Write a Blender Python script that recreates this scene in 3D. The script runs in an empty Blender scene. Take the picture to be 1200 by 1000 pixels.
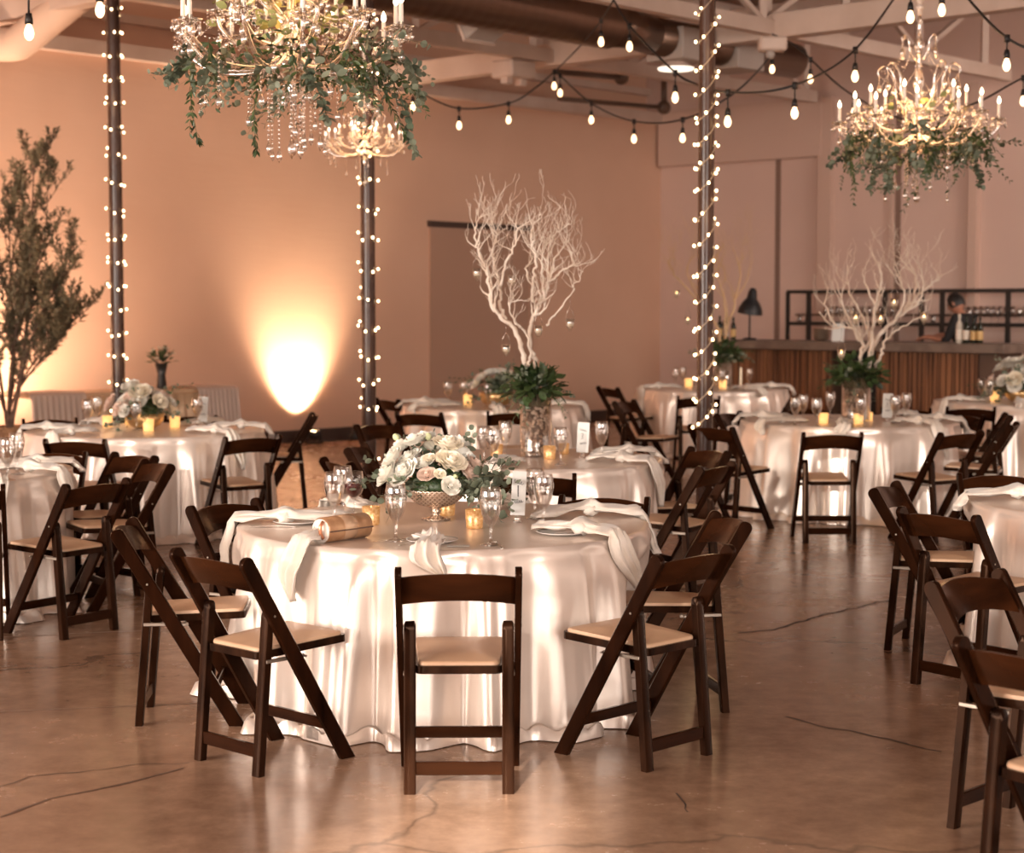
import bpy, math, random
from mathutils import Vector, Matrix, noise

PI = math.pi
scn = bpy.context.scene
col = scn.collection

# ------------------------------------------------------------------ camera
F = 2083.0            # focal length in pixels of the 1200x1000 frame
HZ = 360.0            # horizon row
EYE = 1.70
PITCH = math.atan((500.0 - HZ) / F)
cam_d = bpy.data.cameras.new('camera')
cam_d.sensor_fit = 'HORIZONTAL'
cam_d.sensor_width = 36.0
cam_d.lens = F * 36.0 / 1200.0
cam_d.clip_end = 200
cam_d.dof.use_dof = True
cam_d.dof.focus_distance = 7.3
cam_d.dof.aperture_fstop = 3.3
cam = bpy.data.objects.new('camera', cam_d)
col.objects.link(cam)
cam.location = (0, 0, EYE)
cam.rotation_euler = (PI / 2 - PITCH, 0, 0)
scn.camera = cam

# ------------------------------------------------------------------ world and big lights
world = bpy.data.worlds.new('world')
scn.world = world
world.use_nodes = True
_bg = world.node_tree.nodes['Background']
_bg.inputs[0].default_value = (1.0, 0.80, 0.69, 1)
_bg.inputs[1].default_value = 0.46

def area_light(name, loc, target, sx, sy, energy, color, spread=180):
    l = bpy.data.lights.new(name, 'AREA')
    l.shape = 'RECTANGLE'; l.size = sx; l.size_y = sy
    l.energy = energy; l.color = color; l.spread = math.radians(spread)
    o = bpy.data.objects.new(name, l); col.objects.link(o)
    o.location = loc
    o.rotation_euler = (Vector(target) - Vector(loc)).to_track_quat('-Z', 'Y').to_euler()
    return o

def spot_light(name, loc, target, energy, color, size, blend=0.6, radius=0.08):
    l = bpy.data.lights.new(name, 'SPOT')
    l.energy = energy; l.color = color; l.spot_size = math.radians(size); l.spot_blend = blend
    l.shadow_soft_size = radius
    o = bpy.data.objects.new(name, l); col.objects.link(o)
    o.location = loc
    o.rotation_euler = (Vector(target) - Vector(loc)).to_track_quat('-Z', 'Y').to_euler()
    return o

def point_light(name, loc, energy, color, radius=0.2):
    l = bpy.data.lights.new(name, 'POINT')
    l.energy = energy; l.color = color; l.shadow_soft_size = radius
    o = bpy.data.objects.new(name, l); col.objects.link(o); o.location = loc
    return o

# daylight from the window fronts behind and left of the camera
area_light('window_daylight', (-9.5, 1.5, 2.7), (0.5, 9.5, 0.6), 7.0, 3.4, 540, (1.0, 0.86, 0.76))
area_light('window_daylight', (3.5, -5.5, 2.9), (0.0, 8.0, 0.4), 8.0, 3.2, 370, (1.0, 0.90, 0.83))

area_light('back_wall_fill', (10.5, 13.5, 5.2), (6.8, 23.0, 2.2), 5.0, 2.0, 100, (1.0, .84, .74), 110)  # added fill lamp that brightens the bar wall
spot_light('floor_sun_patch', (-2.6, -4.5, 4.2), (-.26, 5.2, 0), 9000, (1.0, .90, .80), 6.5, 1.0, .05)  # added spot that throws a sun patch on the near floor
# low sun coming through the window front behind the camera
SUN_E = math.radians(8.0); SUN_X = .25
_sl = bpy.data.lights.new('sun', 'SUN'); _sl.energy = .62; _sl.angle = math.radians(.6); _sl.color = (1.0, .90, .80)
_so = bpy.data.objects.new('sun', _sl); col.objects.link(_so); _so.location = (-5, -12, 6)
_so.rotation_euler = Vector((SUN_X, 1, -math.tan(SUN_E) * math.hypot(1, SUN_X))).to_track_quat('-Z', 'Y').to_euler()

scn.view_settings.view_transform = 'Standard'
scn.view_settings.look = 'None'
scn.view_settings.exposure = 1.45
scn.view_settings.gamma = 1.0
scn.view_settings.use_curve_mapping = False

# ------------------------------------------------------------------ pixel -> world
_R = cam.rotation_euler.to_matrix()
def ray(px, py):
    return _R @ Vector(((px - 600.0) / F, -(py - 500.0) / F, -1.0))
def on_z(px, py, z):
    d = ray(px, py); t = (z - EYE) / d.z
    return Vector((d.x * t, d.y * t, z))
def at_y(px, py, Y):
    d = ray(px, py); t = Y / d.y
    return Vector((d.x * t, Y, EYE + d.z * t))

# ------------------------------------------------------------------ tags and objects
def tag(o, label=None, cat=None, group=None, kind=None):
    if label: o['label'] = label
    if cat: o['category'] = cat
    if group: o['group'] = group
    if kind: o['kind'] = kind
    return o

def empty(name, loc=(0, 0, 0), rz=0.0, parent=None):
    o = bpy.data.objects.new(name, None); col.objects.link(o)
    o.location = loc; o.rotation_euler = (0, 0, rz)
    o.empty_display_size = 0.05
    if parent: o.parent = parent
    return o

class MB:
    """collects geometry for one mesh"""
    def __init__(s):
        s.v = []; s.f = []; s.mi = []; s.m = 0
    def add(s, vs, fs):
        b = len(s.v)
        s.v.extend([tuple(p) for p in vs])
        s.f.extend([tuple(i + b for i in f) for f in fs])
        s.mi.extend([s.m] * len(fs))
    def merge(s, o, M=None):
        b = len(s.v)
        if M is None: s.v.extend(o.v)
        else: s.v.extend([tuple(M @ Vector(p)) for p in o.v])
        s.f.extend([tuple(i + b for i in f) for f in o.f])
        s.mi.extend(o.mi)
    def box(s, c, size, M=None, bev=0.0):
        cx, cy, cz = c; x, y, z = size[0] / 2, size[1] / 2, size[2] / 2
        if bev <= 0:
            vs = [Vector((sx * x, sy * y, sz * z)) for sz in (-1, 1) for sy in (-1, 1) for sx in (-1, 1)]
            fs = [(0, 2, 3, 1), (4, 5, 7, 6), (0, 1, 5, 4), (2, 6, 7, 3), (0, 4, 6, 2), (1, 3, 7, 5)]
        else:
            b = min(bev, x * .99, y * .99, z * .99)
            vs = []; idx = {}
            for sx in (-1, 1):
                for sy in (-1, 1):
                    for sz in (-1, 1):
                        for a in range(3):
                            p = [sx * (x - b), sy * (y - b), sz * (z - b)]
                            p[a] = (sx * x, sy * y, sz * z)[a]
                            idx[(sx, sy, sz, a)] = len(vs); vs.append(Vector(p))
            fs = []
            def q(*k):
                fs.append(tuple(idx[i] for i in k))
            for t in (-1, 1):
                a = [(t, -1, -1, 0), (t, 1, -1, 0), (t, 1, 1, 0), (t, -1, 1, 0)]
                q(*(a if t > 0 else a[::-1]))
                a = [(-1, t, -1, 1), (-1, t, 1, 1), (1, t, 1, 1), (1, t, -1, 1)]
                q(*(a if t > 0 else a[::-1]))
                a = [(-1, -1, t, 2), (1, -1, t, 2), (1, 1, t, 2), (-1, 1, t, 2)]
                q(*(a if t > 0 else a[::-1]))
            for s1 in (-1, 1):
                for s2 in (-1, 1):
                    a = [(-1, s1, s2, 1), (1, s1, s2, 1), (1, s1, s2, 2), (-1, s1, s2, 2)]
                    q(*(a if s1 * s2 > 0 else a[::-1]))
                    a = [(s1, -1, s2, 0), (s1, -1, s2, 2), (s1, 1, s2, 2), (s1, 1, s2, 0)]
                    q(*(a[::-1] if s1 * s2 > 0 else a))
                    a = [(s1, s2, -1, 0), (s1, s2, 1, 0), (s1, s2, 1, 1), (s1, s2, -1, 1)]
                    q(*(a[::-1] if s1 * s2 > 0 else a))
            for sx in (-1, 1):
                for sy in (-1, 1):
                    for sz in (-1, 1):
                        a = [(sx, sy, sz, 0), (sx, sy, sz, 1), (sx, sy, sz, 2)]
                        q(*(a if sx * sy * sz > 0 else a[::-1]))
        T = Matrix.Translation((cx, cy, cz))
        if M is not None: T = M @ T
        s.add([T @ p for p in vs], fs)
    def bar(s, a, b, w, d, up=(0, 0, 1), bev=0.0):
        """rectangular bar from a to b; w across, d along 'up'-ish"""
        a = Vector(a); b = Vector(b); z = (b - a); L = z.length; z.normalize()
        x = z.cross(Vector(up))
        if x.length < 1e-5: x = z.cross(Vector((1, 0, 0)))
        x.normalize(); y = z.cross(x)
        M = Matrix((x, y, z)).transposed().to_4x4(); M.translation = (a + b) / 2
        s.box((0, 0, 0), (w, d, L), M, bev)
    def tube(s, pts, r, n=8, cap=True, closed=False):
        pts = [Vector(p) for p in pts]
        N = len(pts)
        if not hasattr(r, '__len__'): r = [r] * N
        up = None; vs = []; fs = []
        for i, p in enumerate(pts):
            t = (pts[min(i + 1, N - 1)] - pts[max(i - 1, 0)])
            if t.length < 1e-9: t = Vector((0, 0, 1))
            t.normalize()
            if up is None:
                up = t.orthogonal().normalized()
            else:
                up = up - t * up.dot(t)
                if up.length < 1e-6: up = t.orthogonal()
                up.normalize()
            side = t.cross(up)
            for k in range(n):
                a = 2 * PI * k / n
                vs.append(p + (up * math.cos(a) + side * math.sin(a)) * r[i])
        for i in range(N - 1):
            for k in range(n):
                k2 = (k + 1) % n
                fs.append((i * n + k, i * n + k2, (i + 1) * n + k2, (i + 1) * n + k))
        if cap:
            fs.append(tuple(range(n - 1, -1, -1)))
            fs.append(tuple((N - 1) * n + k for k in range(n)))
        s.add(vs, fs)
    def lathe(s, prof, n=24, c=(0, 0, 0), M=None, rmod=None):
        """prof: list of (r, z)"""
        vs = []; fs = []; rings = []
        for i, (r, z) in enumerate(prof):
            if r < 1e-6:
                rings.append([len(vs)]); vs.append(Vector((c[0], c[1], c[2] + z)))
            else:
                ring = []
                for k in range(n):
                    a = 2 * PI * k / n
                    rr = r * (rmod(a, i) if rmod else 1)
                    ring.append(len(vs))
                    vs.append(Vector((c[0] + rr * math.cos(a), c[1] + rr * math.sin(a), c[2] + z)))
                rings.append(ring)
        for A, B in zip(rings[:-1], rings[1:]):
            if len(A) == 1 and len(B) == 1: continue
            for k in range(n):
                k2 = (k + 1) % n
                if len(A) == 1: fs.append((A[0], B[k2], B[k]))
                elif len(B) == 1: fs.append((A[k], A[k2], B[0]))
                else: fs.append((A[k], A[k2], B[k2], B[k]))
        if M is not None: vs = [M @ p for p in vs]
        s.add(vs, fs)
    def ball(s, c, r, n=10, m=6, sq=(1, 1, 1)):
        prof = [(max(0.0, r * math.sin(PI * i / m)), -r * math.cos(PI * i / m)) for i in range(m + 1)]
        prof[0] = (0, -r); prof[-1] = (0, r)
        b = MB(); b.lathe(prof, n)
        s.merge(b, Matrix.Translation(c) @ Matrix.Diagonal((sq[0], sq[1], sq[2], 1)))
    def grid(s, pts, nu, nv, closed_u=False):
        """pts[v*nu+u]"""
        fs = []
        for v in range(nv - 1):
            for u in range(nu if closed_u else nu - 1):
                u2 = (u + 1) % nu
                fs.append((v * nu + u, v * nu + u2, (v + 1) * nu + u2, (v + 1) * nu + u))
        s.add(pts, fs)
    def mesh(s, name, mats, smooth=True, auto=None):
        me = bpy.data.meshes.new(name)
        me.from_pydata(s.v, [], s.f); me.update()
        if not isinstance(mats, (list, tuple)): mats = [mats]
        for m in mats: me.materials.append(m)
        if len(mats) > 1: me.polygons.foreach_set('material_index', s.mi)
        if smooth:
            me.polygons.foreach_set('use_smooth', [True] * len(me.polygons))
            if auto is not None:
                me.set_sharp_from_angle(angle=math.radians(auto))
        return me
    def build(s, name, mats, parent=None, smooth=True, auto=None, loc=None):
        me = s.mesh(name, mats, smooth, auto)
        return link(name, me, parent, loc)

def link(name, me, parent=None, loc=None):
    o = bpy.data.objects.new(name, me); col.objects.link(o)
    if parent: o.parent = parent
    if loc is not None: o.location = loc
    return o

def copy_tree(o, parent=None):
    c = o.copy(); col.objects.link(c); c.parent = parent
    for ch in list(o.children): copy_tree(ch, c)
    return c

def place(o, loc, rz=0.0, sc=1.0, rx=0.0, ry=0.0):
    o.location = loc; o.rotation_euler = (rx, ry, rz)
    o.scale = (sc, sc, sc) if not hasattr(sc, '__len__') else sc
    return o

def smooth_path(pts, n=6):
    """Catmull-Rom through pts"""
    P = [Vector(p) for p in pts]
    if len(P) < 3: return P
    out = []
    for i in range(len(P) - 1):
        p0 = P[max(i - 1, 0)]; p1 = P[i]; p2 = P[i + 1]; p3 = P[min(i + 2, len(P) - 1)]
        for k in range(n):
            t = k / n
            out.append(0.5 * ((2 * p1) + (p2 - p0) * t + (2 * p0 - 5 * p1 + 4 * p2 - p3) * t * t
                              + (-p0 + 3 * p1 - 3 * p2 + p3) * t * t * t))
    out.append(P[-1])
    return out

# ------------------------------------------------------------------ materials
def mat(name, color, rough=0.5, metal=0.0, spec=0.5, **kw):
    m = bpy.data.materials.new(name); m.use_nodes = True
    b = m.node_tree.nodes['Principled BSDF']
    b.inputs['Base Color'].default_value = (*color, 1)
    b.inputs['Roughness'].default_value = rough
    b.inputs['Metallic'].default_value = metal
    b.inputs['Specular IOR Level'].default_value = spec
    for k, v in kw.items():
        b.inputs[k.replace('_', ' ')].default_value = v
    return m

def nodes(m): return m.node_tree.nodes, m.node_tree.links, m.node_tree.nodes['Principled BSDF']

def noise_color(m, c1, c2, scale=5.0, detail=4.0, stretch=(1, 1, 1), lo=0.35, hi=0.65, coord='Object', bump=0.0, bdist=0.01, rough=None, dist=0.0):
    N, L, B = nodes(m)
    tc = N.new('ShaderNodeTexCoord'); mp = N.new('ShaderNodeMapping')
    mp.inputs['Scale'].default_value = stretch
    nt = N.new('ShaderNodeTexNoise'); nt.inputs['Scale'].default_value = scale
    nt.inputs['Detail'].default_value = detail; nt.inputs['Distortion'].default_value = dist
    L.new(tc.outputs[coord], mp.inputs[0]); L.new(mp.outputs[0], nt.inputs['Vector'])
    cr = N.new('ShaderNodeValToRGB')
    cr.color_ramp.elements[0].position = lo; cr.color_ramp.elements[0].color = (*c1, 1)
    cr.color_ramp.elements[1].position = hi; cr.color_ramp.elements[1].color = (*c2, 1)
    L.new(nt.outputs[0], cr.inputs[0]); L.new(cr.outputs[0], B.inputs['Base Color'])
    if bump:
        bp = N.new('ShaderNodeBump'); bp.inputs['Strength'].default_value = bump
        bp.inputs['Distance'].default_value = bdist
        L.new(nt.outputs[0], bp.inputs['Height']); L.new(bp.outputs[0], B.inputs['Normal'])
    if rough:
        mr = N.new('ShaderNodeMapRange'); mr.inputs[3].default_value = rough[0]; mr.inputs[4].default_value = rough[1]
        L.new(nt.outputs[0], mr.inputs[0]); L.new(mr.outputs[0], B.inputs['Roughness'])
    return m

def emissive(name, color, strength, sample=False):
    m = bpy.data.materials.new(name); m.use_nodes = True
    nt = m.node_tree; nt.nodes.clear()
    e = nt.nodes.new('ShaderNodeEmission'); o = nt.nodes.new('ShaderNodeOutputMaterial')
    e.inputs[0].default_value = (*color, 1); e.inputs[1].default_value = strength
    nt.links.new(e.outputs[0], o.inputs[0])
    if not sample:
        m.cycles.emission_sampling = 'NONE'
    return m

def thin_glass(name, tint=(1, 1, 1), refl=0.10, rough=0.03, edge=0.9):
    """clear thin-walled glass: see-through face on, mirror-like at the rim"""
    m = bpy.data.materials.new(name); m.use_nodes = True
    nt = m.node_tree; nt.nodes.clear()
    N = nt.nodes.new; L = nt.links.new
    out = N('ShaderNodeOutputMaterial'); mx = N('ShaderNodeMixShader')
    tr = N('ShaderNodeBsdfTransparent'); tr.inputs[0].default_value = (*tint, 1)
    gl = N('ShaderNodeBsdfGlossy'); gl.inputs['Roughness'].default_value = rough
    gl.inputs[0].default_value = (1, 0.98, 0.96, 1)
    lw = N('ShaderNodeLayerWeight'); lw.inputs[0].default_value = 0.35
    mr = N('ShaderNodeMapRange'); mr.inputs[3].default_value = refl; mr.inputs[4].default_value = edge
    L(lw.outputs['Facing'], mr.inputs[0]); L(mr.outputs[0], mx.inputs[0])
    L(tr.outputs[0], mx.inputs[1]); L(gl.outputs[0], mx.inputs[2]); L(mx.outputs[0], out.inputs[0])
    return m

M = {}
M['wood'] = noise_color(mat('walnut_stain', (.05, .02, .01), .22, spec=.18), (.003, .0012, .0008), (.030, .0092, .0034), 9, 6, (1, 1, .12), .30, .75, bump=.12, bdist=.002, rough=(.08, .30))
M['wood_edge'] = noise_color(mat('walnut_worn', (.05, .02, .01), .3, spec=.18), (.004, .0016, .001), (.032, .012, .0055), 14, 5, (1, 1, .3), .3, .7, rough=(.12, .34))
M['wood_slat'] = noise_color(mat('walnut_slat', (.05, .02, .01), .22, spec=.22), (.006, .002, .001), (.062, .019, .0062), 9, 6, (.12, 1, 1), .3, .75, bump=.10, bdist=.002, rough=(.10, .30))  # orange-brown base also imitates amber reflections on the slats
M['vinyl'] = noise_color(mat('tan_vinyl', (.62, .40, .25), .42), (.56, .35, .215), (.66, .43, .275), 6, 3, rough=(.34, .5))
for _k in ('wood', 'wood_edge', 'wood_slat'):
    nodes(M[_k])[2].inputs['Specular Tint'].default_value = (.80, .46, .30, 1)
M['bracket'] = mat('bracket_metal', (.42, .36, .30), .42, .9)
M['satin'] = noise_color(mat('satin_cloth', (.8, .7, .62),   .34, .42, spec=.6), (.86, .735, .64), (.91, .79, .695), 3, 3, rough=(.27, .36))
M['satin_gold'] = noise_color(mat('champagne_cloth', (.6, .42, .27), .38, .3), (.58, .40, .25), (.66, .47, .31), 3, 3, rough=(.32, .42))
M['napkin'] = noise_color(mat('ivory_napkin', (.86, .78, .68), .6, Sheen_Weight=.3), (.84, .75, .64), (.9, .82, .73), 18, 3, bump=.15, bdist=.002)
M['glass'] = thin_glass('clear_glass', (.97, .965, .96), .09, .02, .75)
M['wine_glass'] = thin_glass('wine_glass_clear', (.97, .965, .96), .03, .02, .6)
M['crystal'] = thin_glass('cut_crystal', (.96, .93, .90), .28, .04, .95)
M['water'] = thin_glass('water', (.93, .92, .91), .10, .01, .55)
M['wine'] = mat('red_wine', (.07, .004, .008), .2, spec=.3)
M['votive_gold'] = noise_color(mat('gold_mercury_glass', (.9, .6, .25), .28, .6, Emission_Color=(1, .45, .12, 1), Emission_Strength=.07), (.72, .38, .14), (.95, .66, .36), 90, 3, lo=.4, hi=.6, rough=(.2, .5))
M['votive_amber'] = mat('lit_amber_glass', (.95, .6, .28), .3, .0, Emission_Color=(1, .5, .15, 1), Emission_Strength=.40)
M['flame'] = emissive('candle_flame', (1, .55, .2), 6)
M['candle_bulb'] = emissive('candle_bulb_glow', (1, .72, .46), 3.2)
M['fairy'] = emissive('fairy_light_glow', (1, .66, .34), 5)
M['cafe'] = emissive('festoon_bulb_glow', (1, .60, .30), 2.2)
M['tube_white'] = mat('candle_sleeve', (.85, .78, .7), .5, Emission_Color=(1, .7, .5, 1), Emission_Strength=.10)
M['wax'] = mat('wax', (.9, .82, .7), .5, Emission_Color=(1, .7, .4, 1), Emission_Strength=.15)
M['mercury'] = mat('mercury_bowl', (.72, .56, .42), .28, .75)
M['gold_bowl'] = mat('gold_bowl', (.75, .5, .24), .3, .8)
M['black'] = mat('black_rubber', (.012, .010, .010), .5)
M['black_metal'] = mat('black_metal', (.02, .017, .016), .4, .3)
M['wire_clear'] = mat('fairy_wire', (.6, .48, .36), .4)
M['col_steel'] = noise_color(mat('column_brown_paint', (.1, .05, .035), .3, spec=.45), (.032, .015, .010), (.085, .042, .028), 6, 5, (1, 1, .25), .3, .7, rough=(.14, .38))
M['steel_white'] = noise_color(mat('white_painted_steel', (.62, .48, .40), .55), (.58, .44, .36), (.66, .52, .44), 2, 4)
M['deck'] = mat('roof_deck', (.30, .21, .16), .7)
M['duct'] = mat('spiral_duct', (.20, .13, .095), .32, .85)
M['diffuser'] = mat('diffuser_grey', (.42, .36, .32), .5)
M['duct_light'] = mat('wrapped_pipe', (.72, .52, .40), .7)
M['silver'] = mat('cutlery_steel', (.7, .62, .56), .22, 1.0)
M['card'] = mat('card_stock', (.80, .80, .76), .6)
M['ink'] = mat('ink', (.05, .04, .05), .6)
M['plate'] = mat('white_china', (.82, .78, .74), .2)
M['petal'] = mat('white_petal', (.88, .85, .76), .55, Subsurface_Weight=.0, Sheen_Weight=.2)
M['petal2'] = mat('cream_petal', (.90, .82, .66), .55, Sheen_Weight=.2)
M['petal3'] = mat('blush_petal', (.86, .66, .54), .55, Sheen_Weight=.2)
M['bud'] = mat('green_bud', (.62, .66, .38), .55)
M['euc'] = noise_color(mat('eucalyptus_leaf', (.2, .3, .24), .55), (.10, .135, .085), (.27, .30, .215), 3, 2)
M['leaf'] = noise_color(mat('ruscus_leaf', (.07, .14, .05), .4), (.025, .05, .017), (.095, .145, .05), 5, 2)
M['leaf_y'] = noise_color(mat('yellow_green_leaf', (.4, .42, .16), .5), (.28, .32, .11), (.52, .50, .22), 5, 2)  # yellow-green leaves up among the candles
M['leaf_olive'] = noise_color(mat('olive_leaf', (.14, .13, .06), .6), (.10, .085, .05), (.26, .21, .12), 5, 2)
M['stem'] = mat('stem', (.14, .13, .06), .7)
M['bark'] = noise_color(mat('bark', (.12, .07, .05), .8), (.08, .045, .03), (.17, .10, .07), 20, 4)
M['branch'] = noise_color(mat('bleached_branch', (.82, .68, .55), .6), (.80, .66, .53), (.96, .87, .76), 12, 4)
M['branch_gold'] = mat('golden_branch', (.62, .42, .24), .6)
M['basket'] = noise_color(mat('woven_basket', (.34, .18, .09), .8), (.20, .10, .05), (.44, .25, .13), 40, 3)
M['pebble'] = noise_color(mat('cork_slices', (.6, .4, .28), .7), (.52, .31, .20), (.95, .76, .60), 22, 3)
M['clutch'] = noise_color(mat('gold_clutch_leather', (.75, .45, .25), .3, .35), (.50, .27, .14), (.64, .38, .21), 30, 3)
M['skin'] = mat('skin', (.42, .19, .12), .5)
M['hair'] = mat('hair', (.012, .009, .008), .5)
M['shirt'] = mat('black_shirt', (.012, .011, .012), .8)
M['concrete_top'] = noise_color(mat('bar_concrete', (.16, .115, .09), .45), (.13, .09, .07), (.19, .14, .11), 6, 4)
M['bar_panel'] = mat('bar_side_panel', (.10, .055, .035), .5)
M['shade_black'] = mat('lamp_shade_black', (.012, .012, .014), .45)
M['label_white'] = mat('bottle_label', (.75, .68, .58), .6)
M['label_gold'] = mat('bottle_label_gold', (.62, .40, .16), .5)
M['bottle_green'] = mat('bottle_glass', (.01, .014, .008), .08)
M['bottle_clear'] = mat('bottle_pale', (.55, .5, .42), .1)
M['terracotta'] = mat('dark_vase', (.02, .018, .016), .35)
M['sheer'] = mat('sheer_cloth', (.62, .50, .44), .6, Alpha=.72)

# bar front: vertical reclaimed boards (one material on the board meshes)
M['board'] = noise_color(mat('bar_board', (.2, .08, .035), .5), (.07, .022, .009), (.34, .145, .06), 5, 4, (5, 3, .15), .3, .7)

# walls
def wall_mat(name, c1, c2):
    m = mat(name, c1, .75)
    noise_color(m, c1, c2, .7, 5, (1, 1, 1), .3, .7, 'Object', bump=.0)
    N, L, B = nodes(m)
    tc = N.new('ShaderNodeTexCoord'); mp = N.new('ShaderNodeMapping'); mp.inputs['Scale'].default_value = (1, 1, 7)
    n2 = N.new('ShaderNodeTexNoise'); n2.inputs['Scale'].default_value = 2.2; n2.inputs['Detail'].default_value = 6
    bp = N.new('ShaderNodeBump'); bp.inputs['Strength'].default_value = .25; bp.inputs['Distance'].default_value = .01
    L.new(tc.outputs['Object'], mp.inputs[0]); L.new(mp.outputs[0], n2.inputs['Vector'])
    L.new(n2.outputs[0], bp.inputs['Height']); L.new(bp.outputs[0], B.inputs['Normal'])
    return m
M['wall'] = wall_mat('wall_tan_paint', (.64, .40, .28), (.70, .45, .32))
M['wall_b'] = wall_mat('wall_rose_paint', (.63, .45, .38), (.69, .50, .42))
M['wall_trim'] = mat('wall_pilaster_paint', (.60, .42, .34), .7)
M['groove'] = mat('wall_groove', (.24, .15, .115), .8)
M['door_paint'] = mat('door_paint', (.44, .27, .19), .65)
M['base'] = mat('baseboard_rubber', (.055, .03, .022), .5)

# polished concrete floor
def floor_mat():
    m = mat('polished_concrete', (.3, .2, .14), .25, spec=.5)
    N, L, B = nodes(m)
    tc = N.new('ShaderNodeTexCoord')
    n1 = N.new('ShaderNodeTexNoise'); n1.inputs['Scale'].default_value = .55; n1.inputs['Detail'].default_value = 7; n1.inputs['Roughness'].default_value = .62
    n2 = N.new('ShaderNodeTexNoise'); n2.inputs['Scale'].default_value = 7; n2.inputs['Detail'].default_value = 8; n2.inputs['Roughness'].default_value = .7
    L.new(tc.outputs['Object'], n1.inputs['Vector']); L.new(tc.outputs['Object'], n2.inputs['Vector'])
    mx = N.new('ShaderNodeMath'); mx.operation = 'MULTIPLY_ADD'; mx.inputs[1].default_value = .45
    L.new(n2.outputs[0], mx.inputs[0]); 
    sc = N.new('ShaderNodeMath'); sc.operation = 'MULTIPLY'; sc.inputs[1].default_value = .55
    L.new(n1.outputs[0], sc.inputs[0]); L.new(sc.outputs[0], mx.inputs[2])
    cr = N.new('ShaderNodeValToRGB'); e = cr.color_ramp.elements
    e[0].position = .34; e[0].color = (.185, .102, .063, 1)
    e[1].position = .66; e[1].color = (.46, .285, .185, 1)
    k = cr.color_ramp.elements.new(.5); k.color = (.315, .19, .122, 1)
    L.new(mx.outputs[0], cr.inputs[0])
    # hairline crazing, distorted
    n3 = N.new('ShaderNodeTexNoise'); n3.inputs['Scale'].default_value = 1.3; n3.inputs['Detail'].default_value = 5
    L.new(tc.outputs['Object'], n3.inputs['Vector'])
    va = N.new('ShaderNodeMixRGB'); va.inputs[0].default_value = .45
    L.new(tc.outputs['Object'], va.inputs[1]); L.new(n3.outputs[1], va.inputs[2])
    vo = N.new('ShaderNodeTexVoronoi'); vo.feature = 'DISTANCE_TO_EDGE'; vo.inputs['Scale'].default_value = .55
    L.new(va.outputs[0], vo.inputs['Vector'])
    ck = N.new('ShaderNodeMapRange'); ck.inputs[1].default_value = .0; ck.inputs[2].default_value = .006
    ck.inputs[3].default_value = .55; ck.inputs[4].default_value = 1.0
    L.new(vo.outputs[0], ck.inputs[0])
    mu = N.new('ShaderNodeMixRGB'); mu.blend_type = 'MULTIPLY'; mu.inputs[0].default_value = 1
    L.new(cr.outputs[0], mu.inputs[1]); L.new(ck.outputs[0], mu.inputs[2]); L.new(mu.outputs[0], B.inputs['Base Color'])
    mr = N.new('ShaderNodeMapRange'); mr.inputs[1].default_value = .3; mr.inputs[2].default_value = .7
    mr.inputs[3].default_value = .14; mr.inputs[4].default_value = .34
    L.new(mx.outputs[0], mr.inputs[0]); L.new(mr.outputs[0], B.inputs['Roughness'])
    bp = N.new('ShaderNodeBump'); bp.inputs['Strength'].default_value = .06; bp.inputs['Distance'].default_value = .01
    L.new(n1.outputs[0], bp.inputs['Height']); L.new(bp.outputs[0], B.inputs['Normal'])
    return m
M['floor'] = floor_mat()
M['crack'] = mat('crack_dark', (.045, .026, .018), .8)
M['pale_line'] = mat('floor_line_pale', (.36, .25, .19), .5)
M['black_lamp'] = mat('uplight_body', (.02, .02, .02), .4)
# ------------------------------------------------------------------ room axes
TH = math.radians(43)
AD = Vector((math.sin(TH), math.cos(TH), 0))      # direction of the long tan wall, away to the right
BD = Vector((math.cos(TH), -math.sin(TH), 0))     # direction of the bar wall, nearer to the right
CORNER = on_z(773, 487.5, 0)
ANG_A = math.atan2(AD.y, AD.x); ANG_B = math.atan2(BD.y, BD.x)
WALL_H = 4.62; ROOF = 5.75

def struct(name, mb, m, parent=None, smooth=False, **kw):
    o = mb.build(name, m, parent, smooth=smooth, **kw)
    if parent is None: o['kind'] = 'structure'
    return o

def frame_box(mb, o, xd, L, T, z0, z1, off=0.0, s0=0.0):
    """box along direction xd from o: from s0 to s0+L, thickness T inwards->outwards starting at 'off' along left normal"""
    nd = Vector((-xd.y, xd.x, 0))
    a = o + xd * s0
    pts = []
    for z in (z0, z1):
        for (u, w) in ((0, off), (L, off), (L, off + T), (0, off + T)):
            p = a + xd * u + nd * w
            pts.append((p.x, p.y, z))
    mb.add(pts, [(0, 1, 2, 3)[::-1], (4, 5, 6, 7), (0, 1, 5, 4), (1, 2, 6, 5), (2, 3, 7, 6), (3, 0, 4, 7)])

mb = MB(); mb.add([(-22, -9, 0), (24, -9, 0), (24, 40, 0), (-22, 40, 0)], [(0, 1, 2, 3)])
floor = struct('floor', mb, M['floor'])
# cracks and pale lines: surface marks of the floor
def ribbon(pxs, w, name, m, z, jit=.02, seed=1):
    rnd = random.Random(seed)
    P = [on_z(x, y, z) for x, y in pxs]
    Q = []
    for a, b in zip(P[:-1], P[1:]):
        n = max(2, int((b - a).length / .06))
        for k in range(n):
            p = a.lerp(b, k / n); Q.append(p + Vector((rnd.uniform(-jit, jit), rnd.uniform(-jit, jit), 0)))
    Q.append(P[-1])
    vs = []
    for i, p in enumerate(Q):
        t = (Q[min(i + 1, len(Q) - 1)] - Q[max(i - 1, 0)]).normalized()
        n = Vector((-t.y, t.x, 0)) * w * rnd.uniform(.4, 1.0) * .5
        vs += [p - n, p + n]
    b = MB(); b.add(vs, [(2 * i, 2 * i + 2, 2 * i + 3, 2 * i + 1) for i in range(len(Q) - 1)])
    b.build(name, m, floor, smooth=False)
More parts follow.
